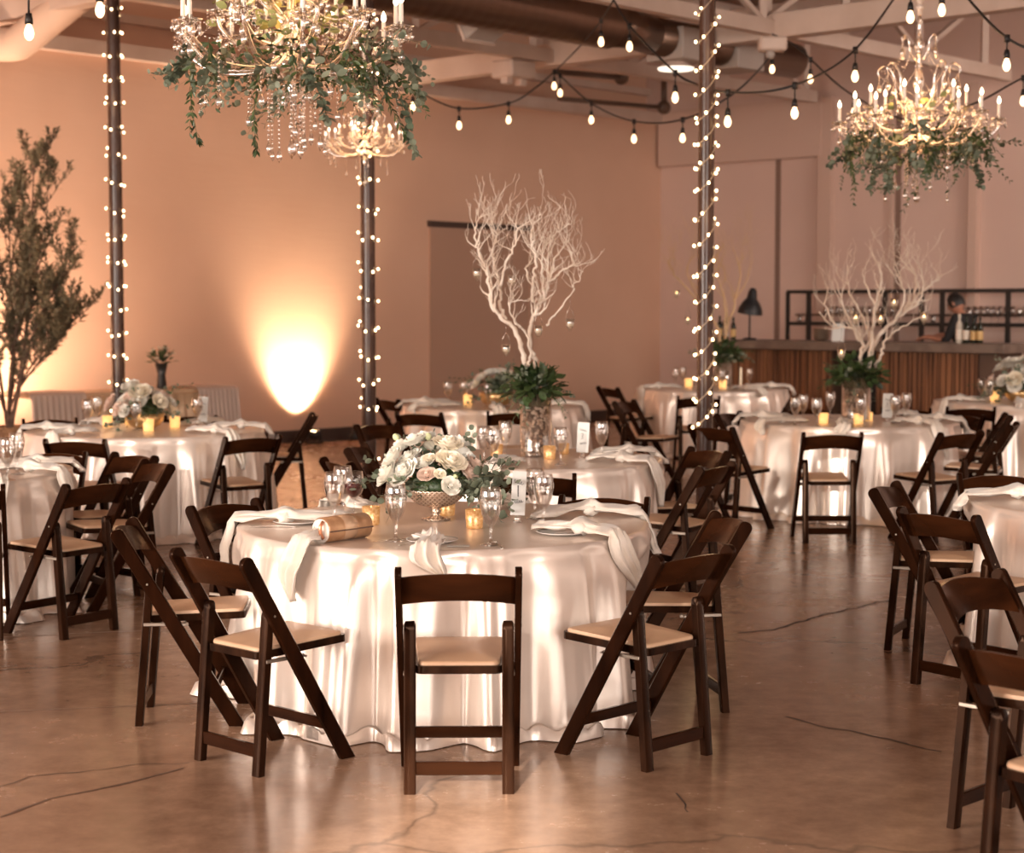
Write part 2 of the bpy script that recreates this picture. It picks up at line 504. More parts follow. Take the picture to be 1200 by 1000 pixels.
ribbon([(862, 742), (905, 738), (960, 722), (1042, 703)], .018, 'crack', M['crack'], .002, seed=2)
ribbon([(924, 840), (960, 850), (1020, 862), (1060, 872), (1103, 881)], .012, 'crack', M['crack'], .002, seed=3)
ribbon([(0, 922), (40, 910), (110, 902), (160, 897), (222, 894)], .006, 'crack', M['crack'], .002, seed=4)
ribbon([(792, 930), (803, 944), (806, 952)], .006, 'crack', M['crack'], .002, .006, seed=5)
ribbon([(0, 958), (60, 936), (140, 920), (215, 900)], .02, 'crack', noise_color(mat('crack_stain', (.12, .07, .05), .4), (.11, .065, .045), (.16, .1, .07), 3), .0015, .004, seed=6)
ribbon([(0, 834), (120, 829), (215, 825), (262, 822)], .011, 'pale_line', M['pale_line'], .0015, .003, seed=7)
ribbon([(0, 747), (120, 741), (300, 735)], .012, 'pale_line', M['pale_line'], .0015, .003, seed=8)

# walls
mb = MB(); frame_box(mb, CORNER, -AD, 24, .3, 0, WALL_H, off=-.3)
wall_a = struct('wall_left', mb, M['wall'])
mb = MB(); frame_box(mb, CORNER, BD, 22, .3, 0, ROOF + .1, off=0, s0=-2)
wall_b = struct('wall_back', mb, M['wall_b'])
# upper band of wall A: steel ledge and recessed clerestory fill
mb = MB(); frame_box(mb, CORNER, -AD, 24, .22, WALL_H, ROOF, off=-.52)
struct('wall_upper', mb, M['wall'])
mb = MB(); frame_box(mb, CORNER, -AD, 24, .16, WALL_H - .10, WALL_H + .06, off=-.02)
struct('trim_1', mb, M['steel_white'])
mb = MB(); frame_box(mb, CORNER, -AD, 24, .10, 4.98, 5.08, off=-.30)
struct('trim_2', mb, M['steel_white'])
mb = MB(); frame_box(mb, CORNER, -AD, 24, .02, 0, .15, off=.0)
struct('baseboard_left', mb, M['base'])
mb = MB(); frame_box(mb, CORNER, BD, 20, .02, 0, .15, off=-.02)
struct('baseboard_back', mb, M['base'])

def wall_a_s(px):
    """distance from the corner along wall A (towards the left) where column px meets it"""
    k = (px - 600) / F
    return (CORNER.x - k * CORNER.y) / (AD.x - k * AD.y)
def wall_b_s(px):
    k = (px - 600) / F
    return (k * CORNER.y - CORNER.x) / (BD.x - k * BD.y)

# sliding door in wall A
s0 = wall_a_s(618); s1 = wall_a_s(503)
mb = MB(); frame_box(mb, CORNER, -AD, s1 - s0, .03, .15, 2.78, off=.0, s0=s0)
door = struct('door_1', mb, M['door_paint'])
mb = MB(); frame_box(mb, CORNER, -AD, s1 - s0 + .05, .06, 2.78, 2.86, off=.0, s0=s0 - .02)
struct('door_frame', mb, M['base'], door)
mb = MB(); frame_box(mb, CORNER, -AD, .06, .05, .15, 2.8, off=.0, s0=s0 - .06)
struct('door_jamb', mb, M['door_paint'], door)

# pilasters and grooves on wall B
for i, (p0, p1) in enumerate(((961, 976), (1136, 1146), (1041, 1046))):
    a, b = wall_b_s(p0), wall_b_s(p1)
    mb = MB(); frame_box(mb, CORNER, BD, b - a, .12 if i < 2 else .05, .15, 4.7, off=-.12 if i < 2 else -.05, s0=a)
    struct('trim_%d' % (3 + i), mb, M['wall_trim'])
for i, p in enumerate((907, 1046.5, 1240)):
    a = wall_b_s(p)
    mb = MB(); frame_box(mb, CORNER, BD, .09, .006, .15, 4.7, off=-.006, s0=a)
    struct('trim_%d' % (6 + i), mb, M['groove'])
mb = MB(); frame_box(mb, CORNER, BD, wall_b_s(968) - .1, .14, 3.86, 4.7, off=-.14, s0=.05)
struct('trim_9', mb, M['wall_trim'])

# window front behind the camera: piers, sill and lintel shaped to mask the low sun
mb = MB(); FY = -7.0
mb.box((1, FY - .15, 1.2), (46, .3, 2.4)); mb.box((1, FY - .15, 7.9), (46, .3, 8.2))  # unseen top raised to block sun coming over the roof
mb.box((-16.0, FY - .15, 3.42), (12, .3, 2.1)); mb.box((13.0, FY - .15, 3.42), (20, .3, 2.1))
for k in range(10): mb.box((-9.3 + k * 1.4, FY - .15, 3.42), (.35, .3, 2.1))
struct('wall_front', mb, M['wall_b'])
mb = MB()
for k in range(9):
    x = -8.6 + k * 1.4
    mb.box((x, FY - .15, 3.42), (.05, .05, 2.1))
    for z in (2.62, 2.98, 3.4): mb.box((x, FY - .15, z), (1.06, .05, .05))
    mb.box((x + (.2 if k % 2 else -.2), FY - .15, 2.78), (.4, .02, .26))
struct('window_1', mb, M['steel_white'])

# roof deck with ribs along wall A direction, over everything the camera can see
mb = MB()
o0 = CORNER + AD * 1.0 - BD * 2.0
nr = 150; W = 26.0; Lr = 27.0
vs = []; 
for i in range(nr + 1):
    s = i * W / nr
    z = ROOF + (.0 if i % 4 < 2 else .045)
    a = o0 - AD * s; b = a + BD * Lr
    vs += [(a.x, a.y, z), (b.x, b.y, z)]
mb.add(vs, [(2 * i, 2 * i + 1, 2 * i + 3, 2 * i + 2) for i in range(nr)])
struct('ceiling', mb, M['deck'])

# steel: girders (B direction) and trusses (A direction) meeting at nodes
def truss(name, start, d, L, zb, zt, webs, ch=.13, web=.07, first=0.0, solid=False, label='', group=None, xweb=True):
    r = empty(name, (start.x, start.y, zb))
    def loc(p): return (p[0] - start.x, p[1] - start.y, p[2] - zb)
    def pt(s, z): q = start + d * s; return (q.x, q.y, z)
    b = MB(); b.bar(loc(pt(0, zb)), loc(pt(L, zb)), ch * .8, ch, bev=.006); b.build('bottom_chord', M['steel_white'], r, smooth=False)
    b = MB(); b.bar(loc(pt(0, zt)), loc(pt(L, zt)), ch * .8, ch, bev=.006); b.build('top_chord', M['steel_white'], r, smooth=False)
    n = int((L - first) / webs)
    for i in range(n + 1):
        s = first + i * webs
        b = MB(); b.bar(loc(pt(s, zb)), loc(pt(s, zt)), web, web); b.build('upright', M['steel_white'], r, smooth=False)
        if i < n and xweb:
            b = MB()
            if i % 2: b.bar(loc(pt(s, zb + .05)), loc(pt(s + webs, zt - .05)), web * .7, web * .7)
            else: b.bar(loc(pt(s + webs, zb + .05)), loc(pt(s, zt - .05)), web * .7, web * .7)
            b.build('web_diagonal', M['steel_white'], r, smooth=False)
    tag(r, label, 'roof truss', group)
    return r
ZB = 4.66
N1 = on_z(651, 67, ZB); N2 = on_z(919, 36, ZB)
truss('roof_truss', N1 - AD * 12, AD, 17.5, ZB, 5.62, 1.9, .16, .08, .2, label='white steel roof truss running behind the round duct, its chord above the middle column')
truss('roof_truss', N2 - AD * 12, AD, 17, ZB, 5.62, 1.6, .16, .08, .4, label='white steel roof truss crossing behind the right chandelier stem')
g = truss('roof_girder', N1 - BD * 9, BD, 22, ZB + .02, 5.62, 3.1, .26, .13, 2.7, label='deep white painted roof girder rising from mid ceiling to the upper right', xweb=False)
g['category'] = 'roof girder'
G2 = on_z(45, 10, ZB)
g = truss('roof_girder', G2 - BD * 3, BD, 12, ZB + .05, 5.62, 3.1, .24, .1, .6, label='white roof girder end cutting the top left corner', xweb=False)
g['category'] = 'roof girder'
# light purlins between
for i, (px, py) in enumerate(((840, 20), (1010, 60), (1130, 50), (300, 20), (560, 30))):
    p = on_z(px, py, 5.55)
    b = MB(); q = p - BD * 10; b.bar((0, 0, 0), tuple(BD * 22), .09, .12)
    o = b.build('roof_purlin', M['steel_white'], smooth=False, loc=q)
    tag(o, ['thin roof purlin, the one farthest behind the right column', 'thin roof purlin behind the right chandelier crown', 'thin roof purlin at the far right of the ceiling', 'thin roof purlin above the large left chandelier', 'thin roof purlin above the round duct diffuser'][i], 'purlin')

# spiral duct
c0 = at_y(712, 26, 18.6); axis = -AD
duct = empty('spiral_duct', c0)
tag(duct, 'round metal spiral duct with square diffusers under the roof', 'air duct')
mb = MB()
U = axis; S = Vector((BD.x, BD.y, 0)); Z = Vector((0, 0, 1)); vs = []; nn = 28; RR = .27; nrg = 180; Ld = 9.0
for i in range(nrg + 1):
    s = i * Ld / nrg; rr = RR * (1 + (.02 if i % 3 == 0 else 0))
    for k in range(nn):
        a = 2 * PI * k / nn
        vs.append(U * s + S * math.cos(a) * rr + Z * math.sin(a) * rr)
mb.grid(vs, nn, nrg + 1, closed_u=True)
mb.add([vs[k] for k in range(nn)], [tuple(range(nn))])
mb.build('round_duct', M['duct'], duct)
def diffuser(s, ang):
    b = MB()
    Mx = Matrix((tuple(U), tuple(S), tuple(Z))).transposed().to_4x4()
    Mx = Matrix.Translation(U * s) @ Mx @ Matrix.Rotation(ang, 4, 'X')
    b.box((0, 0, -.33), (.40, .26, .26), Mx, .01)
    d = b.build('diffuser', M['diffuser'], duct, smooth=False)
    b = MB()
    for yy in (-.13, .13): b.box((0, yy, -.46), (.44, .03, .03), Mx)
    for xx in (-.2, .2): b.box((xx, 0, -.46), (.03, .28, .03), Mx)
    b.build('diffuser_rim', M['steel_white'], d, smooth=False)
diffuser(1.55, math.radians(-62)); 
b = MB(); b.tube([U * 0, U * -.35 + Z * -.03, U * -.7 + Z * -.06], [.26, .2, .2], 20); b.build('reducer', M['duct'], duct)
b = MB(); b.tube([U * -.7 + Z * -.06, U * -3.4 + Z * -.06], [.2, .2], 20); b.build('narrow_duct', M['duct'], duct)
b = MB()
for s in (-1.2, -2.2):
    Mx = Matrix.Translation(U * s) @ Matrix((tuple(U), tuple(S), tuple(Z))).transposed().to_4x4()
    b.box((0, 0, -.12), (.5, .5, .34), Mx, .01)
b.build('branch_box', M['diffuser'], duct, smooth=False)

# pale wrapped pipe with elbow, upper left
p = smooth_path([at_y(92, -6, 17.6), at_y(62, 18, 17.8), at_y(30, 44, 18.0), at_y(14, 52, 18.1), at_y(-30, 50, 18.2)], 8)
b = MB(); b.tube([q - p[0] for q in p], .17, 16)
tag(b.build('insulated_pipe', M['duct_light'], loc=p[0]), 'fat pale insulated pipe bending at the top left of the ceiling', 'pipe')
# thin dark conduits high on wall A with end fittings
for i, (a, c, d1, r, lb) in enumerate((((650, 84), (728, 91), 24.6, .035, 'thin conduit ending in a round box, the upper one high on the tan wall'),
                                ((655, 116), (778, 126), 25.5, .03, 'thin conduit ending at the wall corner, the lower one high on the tan wall'))):
    A = at_y(a[0], a[1], d1 - 1.6); Cc = at_y(c[0], c[1], d1)
    b = MB(); b.tube([(0, 0, 0), tuple(Cc - A)], r, 8); b.tube([tuple(Cc - A), tuple(Cc - A + Vector((0.0, 0, .45 * i)))], r * 1.4, 8); b.ball(tuple(Cc - A), .1, 10, 6)
    tag(b.build('conduit', M['bar_panel'], loc=A), lb, 'conduit')
b = MB(); b.box((0, 0, 0), (.42, .34, .2), Matrix.Rotation(ANG_A, 4, 'Z'), .02); b.box((.12, 0, -.13), (.1, .1, .08), Matrix.Rotation(ANG_A, 4, 'Z')); b.box((-.12, 0, -.13), (.1, .1, .08), Matrix.Rotation(ANG_A, 4, 'Z'))
tag(b.build('ceiling_speaker', M['steel_white'], smooth=False, loc=at_y(602, 82, 21)), 'white box speaker hanging below the far roof girder', 'speaker')

# high bay lamp
hb = at_y(792, 82, 19.5)
r = empty('high_bay_lamp', hb); tag(r, 'white domed high bay lamp beside the right column top', 'lamp')
b = MB(); b.lathe([(.20, .02), (.12, .08), (.10, .30), (.05, .36), (0, .37)], 20); b.build('lamp_shade', M['steel_white'], r)
b = MB(); b.lathe([(0, 0), (.19, .0), (.2, .02), (0, .025)], 20); b.build('lens', emissive('high_bay_lens', (1, .80, .62), .8), r)
b = MB(); b.tube([(0, 0, .36), (0, 0, ROOF - hb.z)], .012, 6); b.build('rod', M['steel_white'], r)
hb = at_y(905, 52, 18.3)
r = empty('motion_sensor', hb); tag(r, 'small white ceiling sensor box where girder and truss meet', 'sensor')
b = MB(); b.box((0, 0, 0), (.28, .2, .14), None, .02); b.build('sensor_body', M['steel_white'], r, smooth=False)
b = MB(); b.ball((-.02, 0, -.1), .05); b.build('sensor_lens', M['diffuser'], r)

# ------------------------------------------------------------------ columns with fairy lights
COLS = [(138.5, 16.7, 'left', 138), (432, 15.3, 'middle', 432), (826, 13.5, 'right', 826)]
FAIRY = MB(); FAIRY.ball((0, 0, 0), .0095, 8, 6, (1, 1, 1.25)); fairy_me = FAIRY.mesh('light_bulb', M['fairy'])
for ci, (px, Y, nm, _) in enumerate(COLS):
    base = Vector(((px - 600) / F * Y * 1.0, Y, 0))
    r = empty('steel_column', base)
    tag(r, ['brown round steel column standing nearest the left wall, behind the left floral table',
            'brown round steel column in the middle, between the wall uplight and the bouquet table',
            'brown round steel column on the right with a pale highlight, before the bar'][ci], 'column')
    b = MB(); b.lathe([(.061, 0), (.061, ROOF - .02)], 28); b.build('shaft', M['col_steel'], r)
    b = MB(); b.box((0, 0, .01), (.26, .26, .02), None, .004); b.build('base_plate', M['col_steel'], r, smooth=False)
    # spiral of fairy lights, its own thing
    s = empty('fairy_light_string', base)
    tag(s, ['warm fairy light string wound round the left column', 'warm fairy light string wound round the middle column', 'warm fairy light string with loose pale wire round the right column'][ci], 'string lights')
    rnd = random.Random(ci + 5)
    pitch = (.235, .24, .195)[ci]; ztop = 5.0; z = (.55, .12, .78)[ci]
    pts = []; ph = rnd.random() * 6
    n_per = 24; dirn = 1 if ci == 2 else -1
    tot = int((ztop - z) / pitch * n_per); zz = z
    for i in range(tot):
        a = ph + dirn * 2 * PI * i / n_per
        zz = z + pitch * i / n_per + .035 * math.sin(i / 37.0 + ci) 
        tilt = .055 * math.sin(a * 1.0 + 1.0)
        rr = .067 + .004 * abs(math.sin(i * .37))
        pts.append(Vector((rr * math.cos(a), rr * math.sin(a), zz + tilt)))
    b = MB(); b.tube(pts, .0032 if ci == 2 else .002, 5); b.build('wire', M['wire_clear'] if ci == 2 else M['black'], s)
    rest = MB(); cnt = 0; i = 0.0; step = n_per / (5.6 if ci < 2 else 6.2)
    while i < tot - 1:
        p = pts[int(i)]; d = Vector((p.x, p.y, 0)).normalized()
        q = p + d * .018 + Vector((0, 0, rnd.uniform(-.018, .018)))
        vis = q.z < (1.72 + 365 * Y / F)
        if vis and cnt < 100:
            o = link('light_bulb', fairy_me, s, q); cnt += 1
        else:
            rest.ball(tuple(q), .0095, 6, 4)
        i += step * rnd.uniform(.72, 1.28)
    if rest.v:
        o = rest.build('upper_light_bulb', M['fairy'], s); o['kind'] = 'stuff'
    for zl in (1.2, 2.4, 3.6):
        point_light('fairy_glow', base + Vector((0, -.35, zl)), .8, (1, .62, .3), .12)

# ------------------------------------------------------------------ festoon strings
def festoon(nodes_, sags, label, extra=None):
    """nodes_: list of (px,py,Y); smooth curve; bulbs: list of fractions"""
    P = [at_y(*n) for n in nodes_]
    path = smooth_path(P, 10)
    o0 = P[0]
    r = empty('festoon_string', o0); tag(r, label, 'string lights')
    b = MB(); b.tube([q - o0 for q in path], .009, 6); b.build('cable', M['black'], r)
    for (bx, by, drop) in sags:
        # nearest path point in x
        q = min(path, key=lambda w: abs(600 + F * w.x / (w.y) - bx))
        p = q - o0
        k = 1.0
        b = MB(); b.tube([tuple(p), tuple(p + Vector((0, 0, -drop)))], .006, 5)
        b.tube([tuple(p + Vector((0, 0, .02))), tuple(p + Vector((0, 0, -.03)))], .02, 6)
        b.lathe([(0, 0), (.015, 0), (.021, -.03), (.022, -.055), (0, -.056)], 10, tuple(p + Vector((0, 0, -drop))))
        so = b.build('socket', M['black'], r)
        b = MB(); b.lathe([(0, 0), (.012, -.004), (.022, -.028), (.027, -.050), (.022, -.072), (.010, -.086), (0, -.088)], 12, tuple(p + Vector((0, 0, -drop - .053))))
        b.build('bulb', M['cafe'], so)
    return r
festoon([(395, 60, 17), (452, 84, 17.6), (488, 106, 18), (538, 127, 18.8), (596, 121, 19.6), (625, 105, 20), (651, 83, 20.5)],
        [(487, 122, .08), (538, 143, .08), (597, 138, .08), (648, 98, .06)], 'string of bulbs drooping from behind the big left chandelier to the far ceiling hub')
festoon([(651, 83, 20.5), (693, 121, 19.4), (743, 142, 18.2), (800, 140, 17.2), (862, 108, 16.8), (905, 64, 18.5)],
        [(655, 106, .10), (690, 135, .08), (743, 155, .08), (801, 155, .08), (908, 84, .05)], 'lowest slack string of bulbs between the ceiling hub and the right column')
festoon([(719, 0, 15.8), (700, 30, 17), (676, 58, 19), (651, 83, 20.5)],
        [(704, 45, .10)], 'short steep string of bulbs from the top edge down to the ceiling hub')
festoon([(719, 0, 15.8), (741, 34, 15.4), (788, 82, 14.4), (812, 97, 14), (853, 108, 13.4), (924, 102, 12.8), (996, 64, 13.3), (1048, -2, 14.5)],
        [(735, 52, .08), (788, 102, .10), (853, 130, .12), (925, 125, .10), (998, 82, .10)], 'long swag of bulbs passing in front of the right column')
festoon([(905, 40, 18.5), (935, 56, 18.2), (994, 108, 17.6), (1070, 142, 16.8), (1140, 122, 16), (1193, 94, 15.2), (1260, 60, 14.6)],
        [(946, 82, .10), (994, 118, .06), (1193, 118, .10)], 'string of bulbs dipping behind the right chandelier')
festoon([(1129, -8, 12.5), (1172, 38, 12), (1215, 60, 11.8), (1290, 70, 11.4)],
        [(1172, 62, .08)], 'string of bulbs sloping out of the top right corner')
festoon([(800, -40, 12), (900, -22, 12), (1058, -8, 12.2), (1104, -12, 12.4)],
        [(1058, 10, .06), (1104, 3, .04)], 'string above the right chandelier with only two bulbs in view')
festoon([(-60, -45, 9.2), (43, -22, 9.4), (127, -25, 9.8), (260, -60, 10.3)],
        [(43, 20, .17), (127, 15, .06)], 'string at the top left with a single dark-socket bulb hanging clear')
# ------------------------------------------------------------------ folding chair
def rounded_slab(b, x0r, x1f, y0, y1, z0, z1, cr=.03, seg=4, crown=0.0, tilt=0.0):
    """slab with trapezoid plan (half width x0r at y0, x1f at y1), rounded corners"""
    cs = []
    corners = [(-x0r, y0), (x0r, y0), (x1f, y1), (-x1f, y1)]
    for i, (cx, cy) in enumerate(corners):
        px, py = corners[i - 1]; nx, ny = corners[(i + 1) % 4]
        a = Vector((px - cx, py - cy)).normalized(); c = Vector((nx - cx, ny - cy)).normalized()
        A = Vector((cx, cy)) + a * cr; Cc = Vector((cx, cy)) + c * cr
        for k in range(seg + 1):
            t = k / seg
            cs.append((1 - t) ** 2 * A + 2 * t * (1 - t) * Vector((cx, cy)) + t * t * Cc)
    n = len(cs); ctr = Vector((0, (y0 + y1) / 2))
    layers = [(1.0, z0)]
    if crown > 0:
        h = z1 - z0
        layers += [(1.0, z0 + h * .45), (.985, z0 + h * .8), (.93, z1 - crown * .25), (.7, z1 + crown * .5), (.35, z1 + crown)]
    else:
        layers += [(1.0, z1)]
    vs = []
    for s, z in layers:
        for p in cs:
            q = ctr + (p - ctr) * s
            vs.append((q.x, q.y, z + (q.y - y0) * tilt))
    fs = []
    for l in range(len(layers) - 1):
        for k in range(n):
            k2 = (k + 1) % n
            fs.append((l * n + k, l * n + k2, (l + 1) * n + k2, (l + 1) * n + k))
    fs.append(tuple(range(n - 1, -1, -1))); fs.append(tuple((len(layers) - 1) * n + k for k in range(n)))
    b.add(vs, fs)

def rail_mesh(sx):
    """long side rail from the top of the back down to the front foot, rounded upper end"""
    b = MB()
    top = Vector((0, -.272, .785)); bot = Vector((0, .20, 0.0)); d = (top - bot).normalized()
    nrm = Vector((0, d.z, -d.y))      # across the rail in its plane
    w = .029; th = .012
    prof = [bot + nrm * w * 1.0 + d * (-nrm.z * w / d.z), ]
    pts = []
    # foot cut level with the floor
    for s in (-1, 1):
        q = bot + nrm * w * s; q = q - d * (q.z / d.z); pts.append(q)
    side_b, side_a = pts
    cap = []
    for k in range(9):
        a = PI * k / 8
        cap.append(top + nrm * w * math.cos(a) + d * w * math.sin(a) * .8)
    # slight swelling where the slat joins
    poly = [side_a] + [bot + d * .42 + nrm * w, top - d * .15 + nrm * w * .92] + cap + [top - d * .15 - nrm * w * .92, bot + d * .42 - nrm * w] + [side_b]
    n = len(poly); x = sx * .207
    vs = []
    for (xx, s) in ((x - th, .86), (x - th * .7, 1.0), (x + th * .7, 1.0), (x + th, .86)):
        for p in poly:
            c = bot + d * (p - bot).dot(d)
            q = c + (p - c) * s
            q.x = xx; vs.append(q)
    fs = []
    for l in range(3):
        for k in range(n):
            k2 = (k + 1) % n
            fs.append((l * n + k, l * n + k2, (l + 1) * n + k2, (l + 1) * n + k))
    fs.append(tuple(range(n - 1, -1, -1))); fs.append(tuple(3 * n + k for k in range(n)))
    b.add(vs, fs)
    return b
def rear_leg_mesh(sx):
    b = MB()
    foot = Vector((0, -.20, 0)); top = Vector((0, -.148, .60)); d = (top - foot).normalized()
    w = .0165; th = .021; nrm = Vector((0, d.z, -d.y))
    poly = [foot + nrm * w, top - d * .03 + nrm * w]
    for k in range(7):
        a = PI * k / 6
        poly.append(top - d * .02 + nrm * w * math.cos(a) + d * w * math.sin(a) * 1.3)
    poly += [top - d * .03 - nrm * w, foot - nrm * w]
    for p in (poly[0], poly[-1]): p.z = 0
    n = len(poly); x = sx * .172; vs = []
    for (xx, s, dz) in ((x - th, .8, -.012), (x - th * .75, 1, 0), (x + th * .75, 1, 0), (x + th, .8, -.012)):
        for i, p in enumerate(poly):
            c = foot + d * (p - foot).dot(d); q = c + (p - c) * s; q.x = xx
            if 1 < i < n - 2: q.z += dz * (1 if (abs(q.z) > .3) else 0)
            vs.append(q)
    fs = []
    for l in range(3):
        for k in range(n):
            k2 = (k + 1) % n
            fs.append((l * n + k, l * n + k2, (l + 1) * n + k2, (l + 1) * n + k))
    fs.append(tuple(range(n - 1, -1, -1))); fs.append(tuple(3 * n + k for k in range(n)))
    b.add(vs, fs)
    return b

def make_chair():
    r = empty('folding_chair')
    for sx in (-1, 1):
        rail_mesh(sx).build('side_rail', M['wood'], r, auto=35)
    for sx in (-1, 1):
        rear_leg_mesh(sx).build('rear_leg', M['wood_edge'], r, auto=35)
    # curved back slat
    b = MB(); nu = 21; ring = []
    vs = []
    for i in range(nu):
        u = -1 + 2 * i / (nu - 1); k = 1 - u * u
        x = u * .197; yb = -.225 - .045 * k
        zt = .772 + .020 * k; zb = .668 + .022 * k
        sec = []
        for (zz, off) in ((zb, -.008), (zb, .008), (zb + .02, .0095), (zt - .02, .0095), (zt, .006), (zt, -.006), (zt - .02, -.0095), (zb + .02, -.0095)):
            sec.append(Vector((x, yb - .6 * (zz - .72) + off, zz)))
        vs += sec
    m = 8
    fs = []
    for i in range(nu - 1):
        for k in range(m):
            k2 = (k + 1) % m
            fs.append((i * m + k, (i + 1) * m + k, (i + 1) * m + k2, i * m + k2))
    fs.append(tuple(range(m))); fs.append(tuple((nu - 1) * m + k for k in range(m - 1, -1, -1)))
    b.add(vs, fs); b.build('backrest', M['wood_slat'], r, auto=40)
    # seat
    b = MB(); rounded_slab(b, .150, .176, -.178, .232, .418, .446, .025, 4, 0, .045); sf = b.build('seat_frame', M['wood_edge'], r, auto=40)
    b = MB(); rounded_slab(b, .142, .168, -.168, .222, .446, .462, .03, 5, .010, .045); b.build('seat_pad', M['vinyl'], r, auto=60)
    # stretchers
    b = MB(); b.box((0, .105, .145), (.392, .018, .042), Matrix.Rotation(0, 4, 'X'), .003); b.build('front_stretcher', M['wood_slat'], r, smooth=False)
    b = MB(); b.box((0, -.193, .088), (.305, .018, .048), None, .003); b.build('rear_stretcher', M['wood_slat'], r, smooth=False)
    for sx in (-1, 1):
        b = MB(); b.box((sx * .190, -.085, .417), (.010, .18, .014), Matrix.Translation((0, 0, 0)), .002)
        b.tube([(sx * .16, -.01, .420), (sx * .2215, -.01, .420)], .0045, 8)
        b.build('hinge_bracket', M['bracket'], r, smooth=False)
        b = MB(); b.tube([(sx * .18, -.155, .585), (sx * .2215, -.155, .585)], .0042, 8); b.build('pivot_bolt', M['bracket'], r, smooth=False)
    return r
def _ctr(px, py, R_):
    c = on_z(px, py, .757); return (c.x, c.y, R_)
CENTRES = [_ctr(520, 613, .90), _ctr(627, 537, .80), _ctr(995, 493, .90), _ctr(170, 504, .91), _ctr(578, 475, .88), _ctr(834, 455, .89), _ctr(1201, 470, .90), _ctr(1358, 588, .91), _ctr(-104, 552, .91)]
CHAIRS = []
CHAIR0 = make_chair(); _used = [False]
CH_GROUP = 'dark wooden folding chairs around the dressed tables'
def chair(ref, px, py, yaw, label):
    """ref: 'feet' = middle of the rear feet, 'top' = middle between the rail tops"""
    a = math.radians(yaw); f = Vector((math.sin(a), math.cos(a), 0))
    if ref == 'feet':
        p = on_z(px, py, 0); p = p + f * .20
    else:
        p = on_z(px, py, .80); p = p + f * .285; p.z = 0
    for (tx, ty, R_) in CENTRES:          # the back of a tucked-in chair stays clear of the table edge
        q = Vector((p.x - tx, p.y - ty, 0)); need = R_ - .13
        if q.length < need: p = p + q.normalized() * (need - q.length)
    CHAIRS.append((p.x, p.y, a))
    if not _used[0]:
        o = CHAIR0; _used[0] = True
    else:
        o = copy_tree(CHAIR0)
    o.location = (p.x, p.y, 0); o.rotation_euler = (0, 0, -a)
    tag(o, label, 'chair', CH_GROUP)
    return o
# around the bouquet table
chair('feet', 538, 930, -1, 'dark folding chair at the very front, its back square to the viewer')
chair('feet', 268, 900, 43, 'dark folding chair left of the front one, with amber light on its back slat')
chair('feet', 170, 839, 86, 'dark folding chair seen side-on at the left of the bouquet table')
chair('top', 260, 590, 126, 'dark folding chair with pale worn rail behind the left side of the bouquet table')
chair('top', 704, 583, 195, 'dark folding chair beyond the bouquet table, only its arched slat showing over the napkin')
chair('feet', 794, 894, -45, 'dark folding chair at the right front of the bouquet table with a shiny rail')
chair('top', 859, 607, -101, 'dark folding chair side-on at right of the bouquet table, rail crossing its neighbour')
# around the small branch table in the middle
chair('top', 628, 557, 0, 'dark folding chair tucked between the bouquet table and the pebble vase table')
chair('top', 842, 545, -57, 'dark folding chair with long slanted rail at the right of the pebble vase table')
chair('top', 833, 527, -117, 'dark folding chair right below the right column, light dot on its slat')
chair('top', 392, 540, 62, 'dark folding chair left of the bouquet, low slat beside the wine glass')
chair('top', 415, 523, 100, 'dark folding chair side-on at the foot of the middle column')
chair('top', 441, 497, 135, 'dark folding chair behind the middle column at the far left of the pebble vase table')
# around the middle far table
chair('top', 600, 483, 0, 'dark folding chair just left of the pebble vase, in front of the far middle table')
chair('top', 490, 484, 22, 'dark folding chair behind the bouquet, at the left of the far middle table')
chair('top', 452, 468, 55, 'dark folding chair peeking out right of the middle column, farthest back there')
# around the table left of the bar
chair('top', 819, 465, 0, 'dark folding chair crossed by the right column, back to the viewer')
chair('top', 711, 454, 62, 'dark folding chair with tilted back near the tan wall corner')
chair('top', 730, 470, 120, 'dark folding chair in front of the tilted one, left of the gold draped table')
chair('top', 935, 464, -70, 'dark folding chair half hidden behind the glasses, between the two right-hand tables')
# around the branch table on the right
chair('feet', 972, 637, 0, 'dark folding chair square to the viewer in front of the right branch table')
chair('top', 832, 500, 47, 'dark folding chair left of the right branch table, long rail running down to the right')
chair('top', 868, 484, 125, 'dark folding chair beyond the left rim of the right branch table')
chair('top', 1128, 507, -33, 'dark folding chair at the front right of the right branch table')
chair('top', 1190, 497, -68, 'dark folding chair at the right frame edge with rails slanting down left')
chair('top', 1183, 486, -80, 'dark folding chair behind the right-edge one, its rail parallel to that')
chair('top', 1108, 486, -135, 'dark folding chair low behind the right rim of the right branch table')
chair('top', 948, 479, 175, 'dark folding chair behind the right branch table, left of its vase')
chair('top', 1062, 479, 190, 'dark folding chair behind the right branch table, right of its vase')
chair('top', 1138, 478, 8, 'dark folding chair with wide slat before the far right floral table')
# around the right front table
chair('feet', 1051, 755, 117, 'dark folding chair left of the right front table, amber streak on its slat')
chair('top', 1097, 601, 53, 'dark folding chair left of the right front table, broad slat facing the viewer')
chair('top', 1169, 556, 182, 'dark folding chair beyond the right front table, slat above the cloth')
chair('top', 1129, 676, 136, 'dark folding chair at lower right with worn golden rail, turned away right')
chair('top', 1196, 764, 54, 'nearest dark folding chair, cut off by the lower right corner')
# around the left floral table
chair('top', 297, 512, -35, 'dark folding chair at the right of the left floral table, seat visible')
chair('feet', 358, 597, -98, 'dark folding chair side-on against the bright wall light')
chair('top', 87, 516, 6, 'dark folding chair in front of the left floral table, behind the left edge table')
chair('top', 58, 491, 158, 'dark folding chair at the far left of the left floral table')
chair('top', 222, 488, 178, 'dark folding chair hidden behind the left floral table, only rail tips showing')
